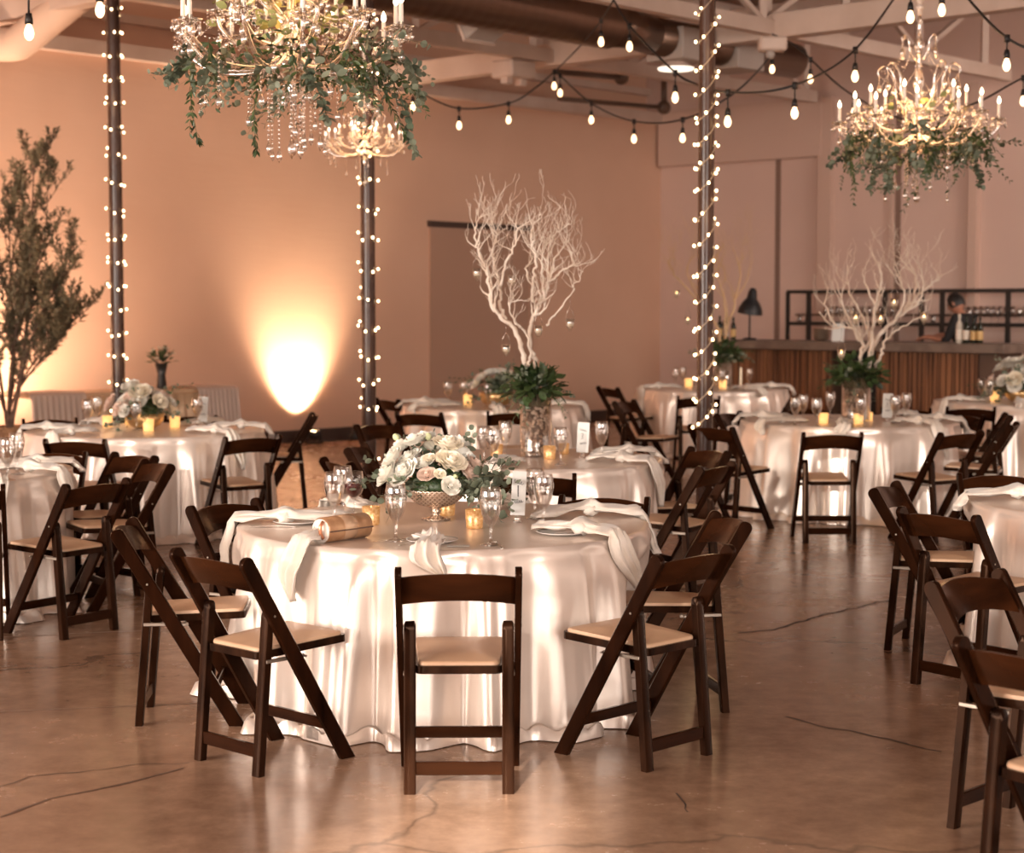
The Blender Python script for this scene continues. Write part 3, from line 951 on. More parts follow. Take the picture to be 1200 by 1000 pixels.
# around the left edge table
chair('feet', 105, 744, -56, 'dark folding chair fully in view before the left edge table')
chair('top', 187, 542, -122, 'dark folding chair with broad slanted rail, behind the one before the left edge table')
chair('top', 160, 533, -137, 'dark folding chair right of the left edge table, orange glint on slat')
chair('top', 52, 531, 182, 'dark folding chair beyond the left edge table, purple sheen on its slat')
chair('top', -47, 571, -14, 'dark folding chair at the left frame edge, only one rail in view')

# ------------------------------------------------------------------ tables and cloths
TOP = .757
def tablecloth(cx, cy, R, seed, nth=300, pool=.09, name='tablecloth', m=None, zt=TOP):
    rnd = random.Random(seed)
    folds = []
    n0 = rnd.randint(15, 18)
    def hash_noise(a, f, s): return noise.noise(Vector((math.cos(a) * f, math.sin(a) * f, s)))
    vs = []
    rings = []
    # top disc
    for rr in (.0, .35, .7, .9, .965): rings.append(('t', rr))
    NS = 26
    for k in range(NS + 1): rings.append(('s', k / NS))
    for k in range(1, 5): rings.append(('p', k / 4))
    pts = []
    for kind, t in rings:
        for i in range(nth):
            a = 2 * PI * i / nth
            # sharp pleat profile with wandering phase
            ph = n0 * a + 2.6 * hash_noise(a, 1.3, seed) + 1.4 * hash_noise(a, 3.1, seed + 5)
            w1 = math.sin(ph)
            fold = (abs(w1) ** .7) * (1 if w1 > 0 else -1) * (.65 + .6 * hash_noise(a, 2.2, seed + 9))
            fold += .24 * math.sin(2 * ph + 1.1 + 3 * hash_noise(a, 1.7, seed + 2)) + .05 * math.sin(4.3 * ph + 5 * hash_noise(a, 2.9, seed + 3))
            if kind == 't':
                r = R * t; z = zt
                r = min(r, R - .012)
            elif kind == 's':
                drop = zt * t
                amp = .004 + .048 * (t ** .6) + .022 * t
                amp *= 1 if t > 0 else 0
                bow = .035 * math.sin(min(t, .2) / .2 * PI / 2) - .02
                r = R + (.0 if t == 0 else bow) + .055 * t + fold * amp
                # soft rim
                if t == 0: r = R - .004; drop = .003
                z = zt - drop
                sway = .12 * hash_noise(a, 1.5, seed + 20) * t * t
                a2 = a + sway * .25
                if t == 1: z = .012
                p = (cx + r * math.cos(a2), cy + r * math.sin(a2), max(z, .012)); pts.append(p); continue
            else:
                amp = .068
                base = R + .015 + .055 + fold * amp
                ext = pool * (.12 + 1.5 * max(0, hash_noise(a, 2.6, seed + 31) + .12) + .5 * max(0, fold) + .35 * max(0, hash_noise(a, 9.0, seed + 33)))
                r = base + ext * t
                z = .012 + .050 * math.sin(PI * t) ** .7 * (.35 + .65 * abs(math.sin(ph * 1.7 + 1 + 3 * hash_noise(a, 4.0, seed)))) + .006
                sway = .12 * hash_noise(a, 1.5, seed + 20)
                a2 = a + sway * .25
                if t == 1: z = .004
                pts.append((cx + r * math.cos(a2), cy + r * math.sin(a2), z)); continue
            pts.append((cx + r * math.cos(a), cy + r * math.sin(a), z))
    # cloth gives way where a seat is pushed under the table
    for (qx, qy, ya) in CHAIRS:
        if math.hypot(qx - cx, qy - cy) > R + .6: continue
        fx, fy = math.sin(ya), math.cos(ya); lx, ly = fy, -fx
        for i, p in enumerate(pts):
            if p[2] > .72: continue
            dx, dy = p[0] - qx, p[1] - qy
            u = dx * lx + dy * ly; v = dx * fx + dy * fy
            if v > .262 or v < -.5 or abs(u) > .36: continue
            k = 1 if abs(u) < .235 else max(0, 1 - (abs(u) - .235) / .12)
            k *= 1 if p[2] < .50 else max(0, (.72 - p[2]) / .22)
            k = k * k * (3 - 2 * k)
            m_ = (.262 - v) * k
            nx, ny = p[0] + fx * m_, p[1] + fy * m_
            pts[i] = (nx, ny, p[2])
    b = MB(); b.grid([Vector(p) - Vector((cx, cy, 0)) for p in pts], nth, len(rings), closed_u=True)
    o = b.build(name, m or M['satin'], smooth=True, loc=(cx, cy, 0))
    return o

def table(px, py, R, seed, lab_t, lab_c, cy=None):
    if cy is None:
        c = on_z(px, py, TOP)
    else:
        c = Vector(((px - 600) / F * cy, cy, 0))
    t = empty('round_table', (c.x, c.y, 0)); tag(t, lab_t, 'table', 'round banquet tables')
    b = MB(); b.lathe([(0, -.028), (R - .035, -.028), (R - .03, -.014), (R - .035, 0), (0, 0)], 48, (0, 0, TOP - .006)); b.build('tabletop', M['bar_panel'], t)
    for k in range(4):
        a = PI / 4 + k * PI / 2
        b = MB(); b.tube([(math.cos(a) * R * .62, math.sin(a) * R * .62, 0), (math.cos(a) * R * .58, math.sin(a) * R * .58, TOP - .034)], .014, 8); b.build('leg', M['black_metal'], t)
    cl = tablecloth(c.x, c.y, R, seed, nth=360 if c.y < 12 else 260)
    tag(cl, lab_c, 'tablecloth', 'floor length satin tablecloths')
    return Vector((c.x, c.y, TOP))
T1 = table(520, 613, .90, 11, 'round table under the white satin cloth with the rose bouquet', 'wide ivory satin tablecloth in the foreground, puddled on the floor around the front chair')
T2 = table(627, 537, .80, 23, 'smaller round table carrying the pebble vase with tall white branches', 'ivory satin tablecloth directly behind the foreground one, under the pebble vase')
T3 = table(995, 493, .90, 35, 'round table on the right carrying the widest white branches', 'ivory satin tablecloth on the right, behind the chair that faces it squarely')
T4 = table(170, 504, .91, 47, 'round table on the left carrying the floral bowl by the left column', 'ivory satin tablecloth on the left, under the floral bowl by the left column')
T5 = table(578, 475, .88, 59, 'far middle round table behind the pebble vase', 'ivory satin tablecloth far in the middle, half hidden by the green leaves')
T6 = table(834, 455, .89, 61, 'far round table in front of the bar, behind the right column', 'golden lit satin tablecloth far off beside the room corner, behind the right column')
T7 = table(1201, 470, .90, 73, 'far right round table with flowers, cut by the frame edge', 'ivory satin tablecloth far right below the bar end')
T8 = table(1358, 588, .91, 85, 'round table cut off by the right frame edge, before the branch table', 'ivory satin tablecloth at the right frame edge in the middle distance')
T9 = table(-104, 552, .91, 97, 'round table cut off by the left frame edge', 'ivory satin tablecloth at the left frame edge beside the chair with visible seat')

# ------------------------------------------------------------------ napkins
def napkin(T, R, deg, seed, label, group, tail=.22, inner=.36, side=0.0):
    """knotted napkin; deg: direction from the table centre (0 = right, -90 = towards the viewer)"""
    rnd = random.Random(seed)
    a = math.radians(deg); rd = Vector((math.cos(a), math.sin(a), 0)); ln = Vector((-rd.y, rd.x, 0))
    L1 = inner; knot = .58
    path = []
    segs = 26
    for i in range(segs + 1):
        t = i / segs
        r = R - L1 + (L1 + .012) * t
        h = .006 + .010 * math.sin(t * PI)
        path.append((r, h, 'in', t))
    tl = 14
    for i in range(1, tl + 1):
        t = i / tl
        ang = min(1, t * 3) * PI / 2
        path.append((R + .012 + .036 * min(1, t * 2.2), -tail * t, 'out', t))
    nu = 17; vs = []
    for j, (r, h, kd, t) in enumerate(path):
        if kd == 'in':
            dk = abs(t - knot)
            w = .022 + .036 * min(1, dk / .28)
            bump = .026 * math.exp(-(dk / .07) ** 2)
            if t < .08: w *= .55 + t * 5
        else:
            w = (.052 + .02 * math.sin(t * PI)) * (1 - t ** 1.9) + .003; bump = 0
        sw = side * (((j / len(path)) - .3) ** 2) + .022 * math.sin(j * .28 + seed)
        for u in range(nu):
            s = -1 + 2 * u / (nu - 1)
            f = math.sin(s * 8.5 + seed + j * .13) * .013 + math.sin(s * 17 + j * .31 + seed) * .005
            if kd == 'in':
                z = h + bump * (1 - s * s) + abs(f) * 1.5 + (.022 * (1 - s * s) * min(1, t * 8))
                p = rd * r + ln * (s * w + sw) + Vector((0, 0, z))
            else:
                p = rd * (r + f * 1.2 + .012 * (1 - s * s)) + ln * (s * w + sw + .03 * t * side) + Vector((0, 0, h + (.014 + .012 * (1 - s * s)) * (1 - min(1, t * 3))))
            vs.append(p)
    b = MB(); b.grid(vs, nu, len(path))
    # knot ball of cloth
    kn = MB(); rr = .031
    kn.ball((0, 0, 0), rr, 12, 8, (1.15, .9, .72))
    kp = rd * (R - L1 + (L1 + .012) * knot) + ln * (.022 * math.sin(segs * knot * .28 + seed)) + Vector((0, 0, .03))
    kn.v = [tuple(Vector(v) * (1 + .22 * math.sin(Vector(v).x * 260 + Vector(v).z * 180 + seed))) for v in kn.v]
    b.merge(kn, Matrix.Translation(kp) @ Matrix.Rotation(a + .5, 4, 'Z'))
    o = b.build('napkin', M['napkin'], smooth=True, loc=(T.x, T.y, T.z))
    md = o.modifiers.new('thickness', 'SOLIDIFY'); md.thickness = .003; md.offset = 1
    tag(o, label, 'napkin', group)
    return o
g1 = 'knotted napkins on the foreground table'
napkin(T1, .90, -92, 3, 'knotted ivory napkin hanging over the front rim just above the front chair', g1, .10, .30, .1)
napkin(T1, .90, -38, 9, 'knotted ivory napkin hanging over the front right rim near the tall goblets', g1, .24, .42, .25)
napkin(T1, .90, 20, 5, 'knotted ivory napkin over the back right rim before the arched chair slat', g1, .16, .5, -.3)
napkin(T1, .90, -127, 8, 'ivory napkin tip hanging over the rim beneath the gold clutch', g1, .22, .26, .0)
napkin(T1, .90, -178, 4, 'ivory napkin rounding the leftmost rim of the foreground table', g1, .22, .52, -.1)
napkin(T1, .90, 128, 6, 'ivory napkin on the far left rim behind the wine glass', g1, .12, .34, .0)
napkin(T1, .90, 68, 7, 'bright ivory napkin at the far rim behind the number card', g1, .10, .4, .0)
g2 = 'knotted napkins on the pebble vase table'
napkin(T2, .80, -33, 12, 'ivory napkin with a long tail over the front right rim, right of the pebble vase', g2, .26, .42, .2)
napkin(T2, .80, 20, 13, 'ivory napkin lying along the right rim behind the single right goblet', g2, .05, .42, -.2)
napkin(T2, .80, -112, 14, 'ivory napkin before the pebble vase, behind the bouquet eucalyptus', g2, .12, .44, .3)
g3 = 'napkins on the right branch table'
for dg, lb, tl in ((-52, 'ivory napkin hanging over the front rim between two chairs of the right branch table', .25), (-12, 'ivory napkin draped on the right rim beside the pair of goblets', .12),
               (-150, 'ivory napkin on the front left rim of the right branch table', .08), (-105, 'ivory napkin behind the square-on chair slat', .05), (165, 'ivory napkin on the far left rim of the right branch table', .05), (40, 'ivory napkin on the far right rim of the right branch table', .05)):
    napkin(T3, .90, dg, dg % 17, lb, g3, tl, .44, .1)
g4 = 'napkins on the left floral table'
for dg, lb, tl in ((-170, 'ivory napkin folded over the left rim of the left floral table', .28), (-35, 'ivory napkin with a tail over the front right rim of the left floral table', .26),
               (-125, 'small ivory napkin on the front rim below the leftmost votive', .1), (8, 'ivory napkin on the right rim of the left floral table', .08),
               (130, 'ivory napkin at the far left rim of the left floral table', .04), (60, 'ivory napkin behind the card on the left floral table', .04)):
    napkin(T4, .91, dg, dg % 13, lb, g4, tl, .44, .1)
g5 = 'napkins on the far middle table'
for dg, lb, tl in ((-145, 'golden lit napkin on the left rim of the far middle table', .04), (-88, 'golden lit napkin hanging down the front of the far middle table', .2), (-15, 'golden lit napkin on the right rim of the far middle table', .14), (170, 'golden lit napkin at the far left of the far middle table', .03)):
    napkin(T5, .88, dg, dg % 11, lb, g5, tl, .5, .1)
g6 = 'napkins on the table by the room corner'
for dg, lb, tl in ((-160, 'golden napkin with a wide tail on the left of the table by the room corner', .5), (-8, 'napkin on the right rim of the table before the bar', .08), (-60, 'napkin at the front right of the table before the bar', .06)):
    napkin(T6, .89, dg, dg % 11, lb, g6, tl, .5, .1)
g7 = 'napkins on the far right floral table'
for dg, lb, tl in ((-165, 'ivory napkin over the left rim of the far right floral table', .24), (-110, 'ivory napkin on the front of the far right floral table', .03)):
    napkin(T7, .90, dg, dg % 11, lb, g7, tl, .46, .1)
napkin(T8, .91, 172, 31, 'ivory napkin over the left rim of the table at the right frame edge', 'napkins on the right edge table', .05, .6, .2)
g9 = 'napkins on the left edge table'
for dg, lb, tl in ((-42, 'ivory napkin with pointed tail on the front rim of the left edge table', .28), (-8, 'ivory napkin lying at the right rim of the left edge table', .18), (22, 'ivory napkin at the back right of the left edge table behind the goblets', .03)):
    napkin(T9, .91, dg, dg % 11, lb, g9, tl, .5, -.1)

# ------------------------------------------------------------------ glassware
def goblet_mesh():
    b = MB()
    outer = [(0, 0), (.034, .000), (.036, .003), (.020, .007), (.006, .013), (.0045, .03), (.0055, .055), (.009, .068), (.019, .085), (.028, .110), (.0335, .140), (.035, .165), (.033, .190), (.0305, .205)]
    inner = [(.0290, .205), (.0315, .190), (.0335, .165), (.032, .140), (.0265, .110), (.0175, .087), (.004, .072), (0, .072)]
    b.lathe(outer + inner, 24, rmod=lambda a, i: 1 + (.035 * math.cos(10 * a) if 6 < i < 12 else 0))
    return b.mesh('water_goblet', M['glass'])
def water_mesh():
    b = MB(); b.lathe([(0, .075), (.0165, .090), (.0255, .112), (.0305, .138), (.0318, .150), (0, .150)], 20); return b.mesh('water', M['water'])
GOB = goblet_mesh(); WAT = water_mesh()
def goblet(px, py, label, group, sc=1.0, z=TOP):
    p = on_z(px, py, z + .001)
    o = link('water_goblet', GOB, None, p); o.scale = (sc * 1.12, sc * 1.12, sc)
    tag(o, label, 'glass', group)
    w = link('water', WAT, o)
    return o
gg = 'water goblets on the foreground table'
goblet(464, 634, 'ribbed water goblet in front of the bouquet bowl, left of it', gg, 1.12)
goblet(575, 639, 'ribbed water goblet standing beside the lit votive, nearest the front right', gg, 1.12)
goblet(637, 617, 'front goblet of the pair right of the number card', gg, 1.1)
goblet(627, 608, 'rear goblet of the pair right of the number card', gg, 1.1)
goblet(392, 615, 'water goblet left of the red wine glass on the foreground table', gg, 1.12)
goblet(402, 606, 'tall goblet right behind the leftmost one on the foreground table', gg, 1.12)
gg = 'goblets on the pebble vase table'
goblet(657, 545, 'goblet just right of the pebble vase', gg, 1.1)
goblet(705, 536, 'goblet standing alone right of the white number card', gg, 1.1)
goblet(567, 543, 'leftmost goblet behind the bouquet', gg, 1.1)
goblet(578, 546, 'goblet behind the bouquet right of the leftmost, next to a gold votive', gg, 1.1)
goblet(592, 535, 'goblet left of the pebble vase, the one closest to it', gg, 1.1)
gg = 'goblets on the right branch table'
for x, y, l in ((932, 498, 'outermost left goblet on the right branch table'), (941, 494, 'second goblet from the left on the right branch table'), (957, 500, 'goblet just left of the votive on the right branch table'),
                (973, 490, 'goblet standing farther back left of the right branch vase'), (1009, 499, 'goblet in front of the right branch vase'), (1049, 496, 'goblet next to the number card right of the branch vase'), (1062, 492, 'outermost right goblet on the right branch table')):
    goblet(x, y, l, gg, 1.1)
gg = 'goblets on the left floral table'
for x, y, l in ((103, 502, 'front left goblet on the left floral table'), (114, 497, 'rear left goblet on the left floral table'), (160, 505, 'goblet in front of the left floral bowl'), (231, 500, 'goblet beside the number card on the left floral table'), (238, 496, 'goblet half behind the number card on the left floral table')):
    goblet(x, y, l, gg, 1.1)
gg = 'goblets on the far middle table'
for x, y, l in ((525, 474, 'leftmost glass on the far middle table'), (544, 474, 'glass with candle glow left of the far bouquet'), (549, 471, 'glass right behind the glowing one on the far middle table'), (572, 477, 'glass below the far bouquet')):
    goblet(x, y, l, gg, 1.1)
gg = 'glasses on the table before the bar'
for x, y, l in ((792, 454, 'left glass of the cluster left of the right column'), (800, 452, 'right glass of the cluster left of the right column'), (846, 456, 'glass right of the right column'), (878, 454, 'round glass right of the white taper on the far table'), (838, 451, 'glass hidden behind the right column edge')):
    goblet(x, y, l, gg, 1.1)
gg = 'glasses on the far right floral table'
for x, y, l in ((1150, 470, 'left glass on the far right floral table'), (1160, 472, 'middle glass by the votive of the far right floral table'), (1167, 469, 'glass closest to the far right flowers')):
    goblet(x, y, l, gg, 1.1)
gg = 'goblets on the left edge table'
goblet(9, 563, 'front goblet on the left edge table', gg, 1.15)
goblet(20, 556, 'rear goblet on the left edge table', gg, 1.15)

# red wine glass
p = on_z(415, 607, TOP + .001)
r = empty('wine_glass', p); r.scale = (1.1,) * 3; tag(r, 'stemmed glass half full of red wine at the left of the foreground table', 'glass')
b = MB(); b.lathe([(0, 0), (.034, 0), (.036, .003), (.012, .007), (.004, .015), (.0038, .07), (.012, .080), (.032, .10), (.041, .13), (.041, .155), (.036, .19), (.0345, .19), (.0395, .155), (.0395, .13), (.031, .102), (.01, .083), (0, .082)], 28); b.build('glass_body', M['wine_glass'], r)
b = MB(); b.lathe([(0, .084), (.012, .086), (.030, .105), (.0385, .130), (.039, .140), (0, .140)], 24); b.build('red_wine', M['wine'], r)

# votives
VO = MB(); VO.lathe([(0, 0), (.028, 0), (.030, .003), (.0335, .068), (.0315, .068), (.028, .006), (0, .006)], 24); VOm = VO.mesh('glass_cup', M['votive_gold'])
VOa = VO.mesh('glass_cup', M['votive_amber'])
WX = MB(); WX.lathe([(0, .007), (.027, .007), (.029, .040), (0, .040)], 18); WXm = WX.mesh('wax', M['wax'])
FL = MB(); FL.lathe([(0, 0), (.0045, .005), (.005, .010), (.003, .018), (0, .026)], 8); FLm = FL.mesh('flame', M['flame'])
def votive(px, py, label, group, amber=False, sc=1.0):
    p = on_z(px, py, TOP + .001)
    r = empty('votive_candle', p); r.scale = (sc,) * 3; tag(r, label, 'candle', group)
    link('glass_cup', VOa if amber else VOm, r); w = link('wax', WXm, r); link('flame', FLm, w, (0, 0, .042))
    return r
gg = 'gold votive candles on the foreground table'
votive(435, 615, 'gold votive between the wine glass and the bouquet bowl', gg, sc=1.18)
votive(556, 619, 'lit gold votive right of the bouquet bowl', gg, sc=1.18)
votive(524, 604, 'gold votive partly hidden behind the bouquet bowl', gg, sc=1.15)
gg = 'gold votives on the pebble vase table'
votive(582, 536, 'gold votive behind the bouquet, left of the pebble vase', gg, sc=1.2); votive(644, 538, 'gold votive against the right side of the pebble vase', gg, sc=1.2); votive(661, 532, 'small gold votive behind the goblet right of the pebble vase', gg)
gg = 'lit amber votives on the right branch table'
votive(965, 496, 'lit amber votive left of the right branch vase', gg, True, 1.2); votive(1006, 497, 'lit amber votive before the right branch vase', gg, True, 1.2); votive(1018, 493, 'small amber votive right of the right branch vase', gg, True)
gg = 'lit votives on the left floral table'
votive(126, 500, 'leftmost lit votive on the left floral table', gg, True, 1.25); votive(174, 505, 'lit votive in front of the left floral bowl', gg, True, 1.3); votive(205, 501, 'lit votive right of the left floral bowl', gg, True, 1.25); votive(151, 497, 'pale lit votive at the foot of the left column', gg, True, 1.0)
gg = 'far lit amber votives'
votive(548, 474, 'amber votive on the far middle table', gg, True, 1.3); votive(807, 453, 'amber votive left of the right column', gg, True, 1.4); votive(847, 455, 'amber votive just right of the right column', gg, True, 1.4); votive(1166, 470, 'bright amber votive by the far right flowers', gg, True, 1.6)
votive(1197, 448, 'amber votive glowing under the far right bouquet', gg, True, 1.2)
p = on_z(868, 453, TOP)
b = MB(); b.lathe([(0, 0), (.04, 0), (.04, .008), (.012, .014), (.012, .22), (.009, .225), (0, .226)], 12)
tag(b.build('taper_candle', M['wax'], loc=p), 'pale taper candle on the table before the bar', 'candle')

# number cards
def number_card(px, py, label, yaw, w=.062, h=.19, digit=True):
    p = on_z(px, py, TOP + .001)
    r = empty('number_card', p, math.radians(yaw)); tag(r, label, 'sign', 'table number cards')
    b = MB(); b.ball((0, 0, .014), .015, 10, 8); b.lathe([(0, 0), (.022, 0), (.018, .006), (0, .008)], 14); b.build('crystal_holder', M['crystal'], r)
    b = MB(); b.box((0, 0, .03 + h / 2), (w, .0035, h), Matrix.Rotation(math.radians(3), 4, 'Y'), .001); b.build('card', M['card'], r, smooth=False)
    b = MB(); yy = -.0028
    def stroke(z0, wd, ht, n, dz):
        pts = []
        for i in range(60):
            t = i / 59
            pts.append(((-.5 + t) * wd + .006 + .003 * math.sin(t * n * 6.28 + 1.3), yy, z0 + dz * t + ht * math.sin(t * n * 6.28)))
        b.tube(pts, .0011, 4)
    stroke(.03 + h * .78, w * .6, .006, 4, -.012); stroke(.03 + h * .3, w * .55, .005, 4, .004)
    if digit: b.box((.004, yy, .03 + h * .55), (.004, .001, .05))
    else: b.tube([(-.008, yy, .03 + h * .62), (.006, yy, .03 + h * .64), (.008, yy, .03 + h * .58), (-.002, yy, .03 + h * .54), (.009, yy, .03 + h * .49), (-.008, yy, .03 + h * .45)], .0014, 4)
    b.build('lettering', M['ink'], r, smooth=False)
    return r
number_card(606, 612, 'tall white table number card by the goblet pair on the foreground table', 4, .064, .195)
number_card(682, 536, 'white table number card right of the pebble vase', 3, .075, .19, False)
number_card(237, 499, 'white number card on the left floral table', -8, .08, .2, False)
number_card(1039, 494, 'pale number card right of the right branch vase', 5, .085, .2, False)

# plates and cutlery on the foreground table
def on_rim(T, R, deg, inset, tang=0.0):
    a = math.radians(deg); return Vector((T.x + math.cos(a) * (R - inset) - math.sin(a) * tang, T.y + math.sin(a) * (R - inset) + math.cos(a) * tang, TOP))
PL = MB(); PL.lathe([(0, .001), (.075, .001), (.095, .008), (.105, .012), (.105, .014), (.094, .010), (.074, .003), (0, .003)], 40); PLm = PL.mesh('plate', M['plate'])
for dg, lb in ((-38, 'thin rimmed plate under the front right napkin'), (-92, 'thin rimmed plate under the front napkin'), (-178, 'thin rimmed plate under the leftmost napkin')):
    o = link('plate', PLm, None, on_rim(T1, .9, dg, .26) + Vector((0, 0, .0005))); tag(o, lb, 'plate', 'plates on the foreground table')
def cutlery_mesh(kind):
    b = MB()
    vs = []; n = 16; L = .19
    for i in range(n + 1):
        t = i / n; y = (t - .5) * L
        if kind == 'knife': w = .0045 + .003 * (t > .5) * math.sin((t - .5) * 2 * PI) ** .5 if t > .5 else .0045 + .002 * (1 - t * 2)
        else: w = .0035 + .003 * max(0, 1 - t * 4) + (.009 * max(0, math.sin(min(1, (t - .72) / .2) * PI / 2)) if t > .72 else 0)
        z = .003 + (.004 * math.sin(t * PI))
        for s in (-1, 1): vs.append((s * w, y, z))
    b.grid(vs, 2, n + 1)
    if kind == 'fork':
        for k in range(4):
            x = -.0095 + k * .0063
            b.box((x, L / 2 + .02, .004), (.003, .045, .0015))
    return b.mesh(kind, M['silver'], smooth=False)
KN = cutlery_mesh('knife'); FK = cutlery_mesh('fork')
for nm, me, px, py, rot, lb in (('fork', FK, 487, 637, -40, 'fork with tines up left of the front napkin'), ('fork', FK, 583, 640, 10, 'fork beside the front right goblet base'),
                            ('knife', KN, 690, 625, -72, 'knife on the right of the knotted front right napkin'), ('knife', KN, 320, 618, -88, 'knife at the left rim of the foreground table'),
                            ('knife', KN, 462, 634, -62, 'dark knife right of the gold clutch'), ('fork', FK, 350, 606, -80, 'fork lying on the far left place setting')):
    o = link(nm, me, None, on_z(px, py, TOP + .001)); o.rotation_euler = (0, 0, math.radians(rot))
    md = o.modifiers.new('t', 'SOLIDIFY'); md.thickness = .0018
    tag(o, lb, nm, 'cutlery on the foreground table')
b = MB(); b.box((0, 0, .001), (.10, .14, .0015)); o = b.build('menu_card', M['card'], smooth=False, loc=on_z(357, 610, TOP + .002)); o.rotation_euler = (0, 0, 1.2)
tag(o, 'flat printed menu card on the far left place setting of the foreground table', 'menu')
b = MB(); b.box((0, 0, .001), (.09, .05, .0012)); o = b.build('place_card', M['card'], smooth=False, loc=on_z(537, 640, TOP + .002))
tag(o, 'small flat place card beside the front napkin', 'card')

# rolled gold clutch
cp = on_z(402, 633, TOP)
r = empty('clutch_bag', cp, math.radians(50)); r.scale = (1.3, 1.0, 1.42); tag(r, 'gold half-round clutch bag lying at the left front of the foreground table', 'bag')
def half_round(x0, x1, ry, rz, n=18, flat=.0):
    b = MB(); vs = []; xs = [x0, x0 + .004, x1 - .004, x1]; sc = [.9, 1, 1, .9]
    for x, s in zip(xs, sc):
        for k in range(n):
            a = 2 * PI * k / n
            vs.append((x, ry * s * math.cos(a), rz + rz * s * (abs(math.sin(a)) ** .8) * (1 if math.sin(a) >= 0 else -1)))
    b.grid(vs, n, 4, closed_u=True); b.add([vs[k] for k in range(n)], [tuple(range(n))]); b.add([vs[3 * n + k] for k in range(n)], [tuple(range(n))[::-1]])
    return b
half_round(-.095, .095, .052, .036).build('bag_body', M['clutch'], r)
half_round(-.0975, -.093, .048, .034).build('end_cap', noise_color(mat('quilted_cap', (.9, .8, .7), .5), (.88, .76, .64), (.92, .84, .76), 60, 3, bump=.3, bdist=.004), r)
half_round(-.03, .03, .0535, .0368).build('strap_band', M['votive_gold'] if False else mat('clutch_band', (.8, .55, .36), .25, .5), r)
b = MB(); b.box((0, -.049, .034), (.188, .010, .004), None, .001); b.build('seam_line', M['bark'], r, smooth=False)
b = MB(); b.tube([(-.10, -.02, .014), (-.112, -.02, .03), (-.112, -.02, .05), (-.10, -.02, .062)], .006, 8); b.build('clasp', mat('copper_clasp', (.8, .35, .2), .3, .7), r)
# small ribbon tissue at the wine glass foot
b = MB()
rnd = random.Random(4)
for k in range(9):
    b.ball((rnd.uniform(-.03, .03), rnd.uniform(-.02, .02), rnd.uniform(.012, .04)), rnd.uniform(.010, .016), 8, 5, (1.3, .9, .8))
tag(b.build('crumpled_tissue', M['napkin'], loc=on_z(412, 612, TOP)), 'crumpled white tissue at the foot of the wine glass', 'tissue')
# ------------------------------------------------------------------ flowers and leaves
def rose_mesh(m, seed, open_=1.0):
    rnd = random.Random(seed); b = MB()
    # heart
    b.ball((0, 0, .30), .22, 8, 6, (1, 1, 1.4))
    lay = [(3, .22, .62, .12), (4, .36, .60, .28), (5, .52, .52, .45), (6, .68, .50, .45), (7, .84, .42, .50)]
    for li, (n, rad, top, fl) in enumerate(lay):
        off = rnd.random() * 6
        for k in range(n):
            a0 = off + 2 * PI * k / n + rnd.uniform(-.15, .15); half = PI / n * 1.25
            vs = []; nu, nv = 6, 5
            for j in range(nv):
                t = j / (nv - 1)
                for i in range(nu):
                    s = -1 + 2 * i / (nu - 1); a = a0 + s * half
                    r = rad * (.42 + .58 * math.sin(min(1, t * 1.15) * PI / 2)) * (1 + fl * .30 * t * t * open_) - .03 * s * s
                    z = -.05 + (top + .08) * t - .10 * s * s * t + rnd.uniform(-.012, .012) - fl * .28 * t * t * t * open_ + .05 * math.sin(s * 4 + k)
                    vs.append((r * math.cos(a), r * math.sin(a), z))
            b.grid(vs, nu, nv)
    return b.mesh('rose', m)
ROSES = [rose_mesh(M['petal'], 1), rose_mesh(M['petal2'], 2), rose_mesh(M['petal3'], 3), rose_mesh(M['petal'], 4, 1.5)]
bb = MB(); bb.ball((0, 0, 0), .5, 8, 6, (1, 1, 1.2)); BUD = bb.mesh('bud', M['bud'])

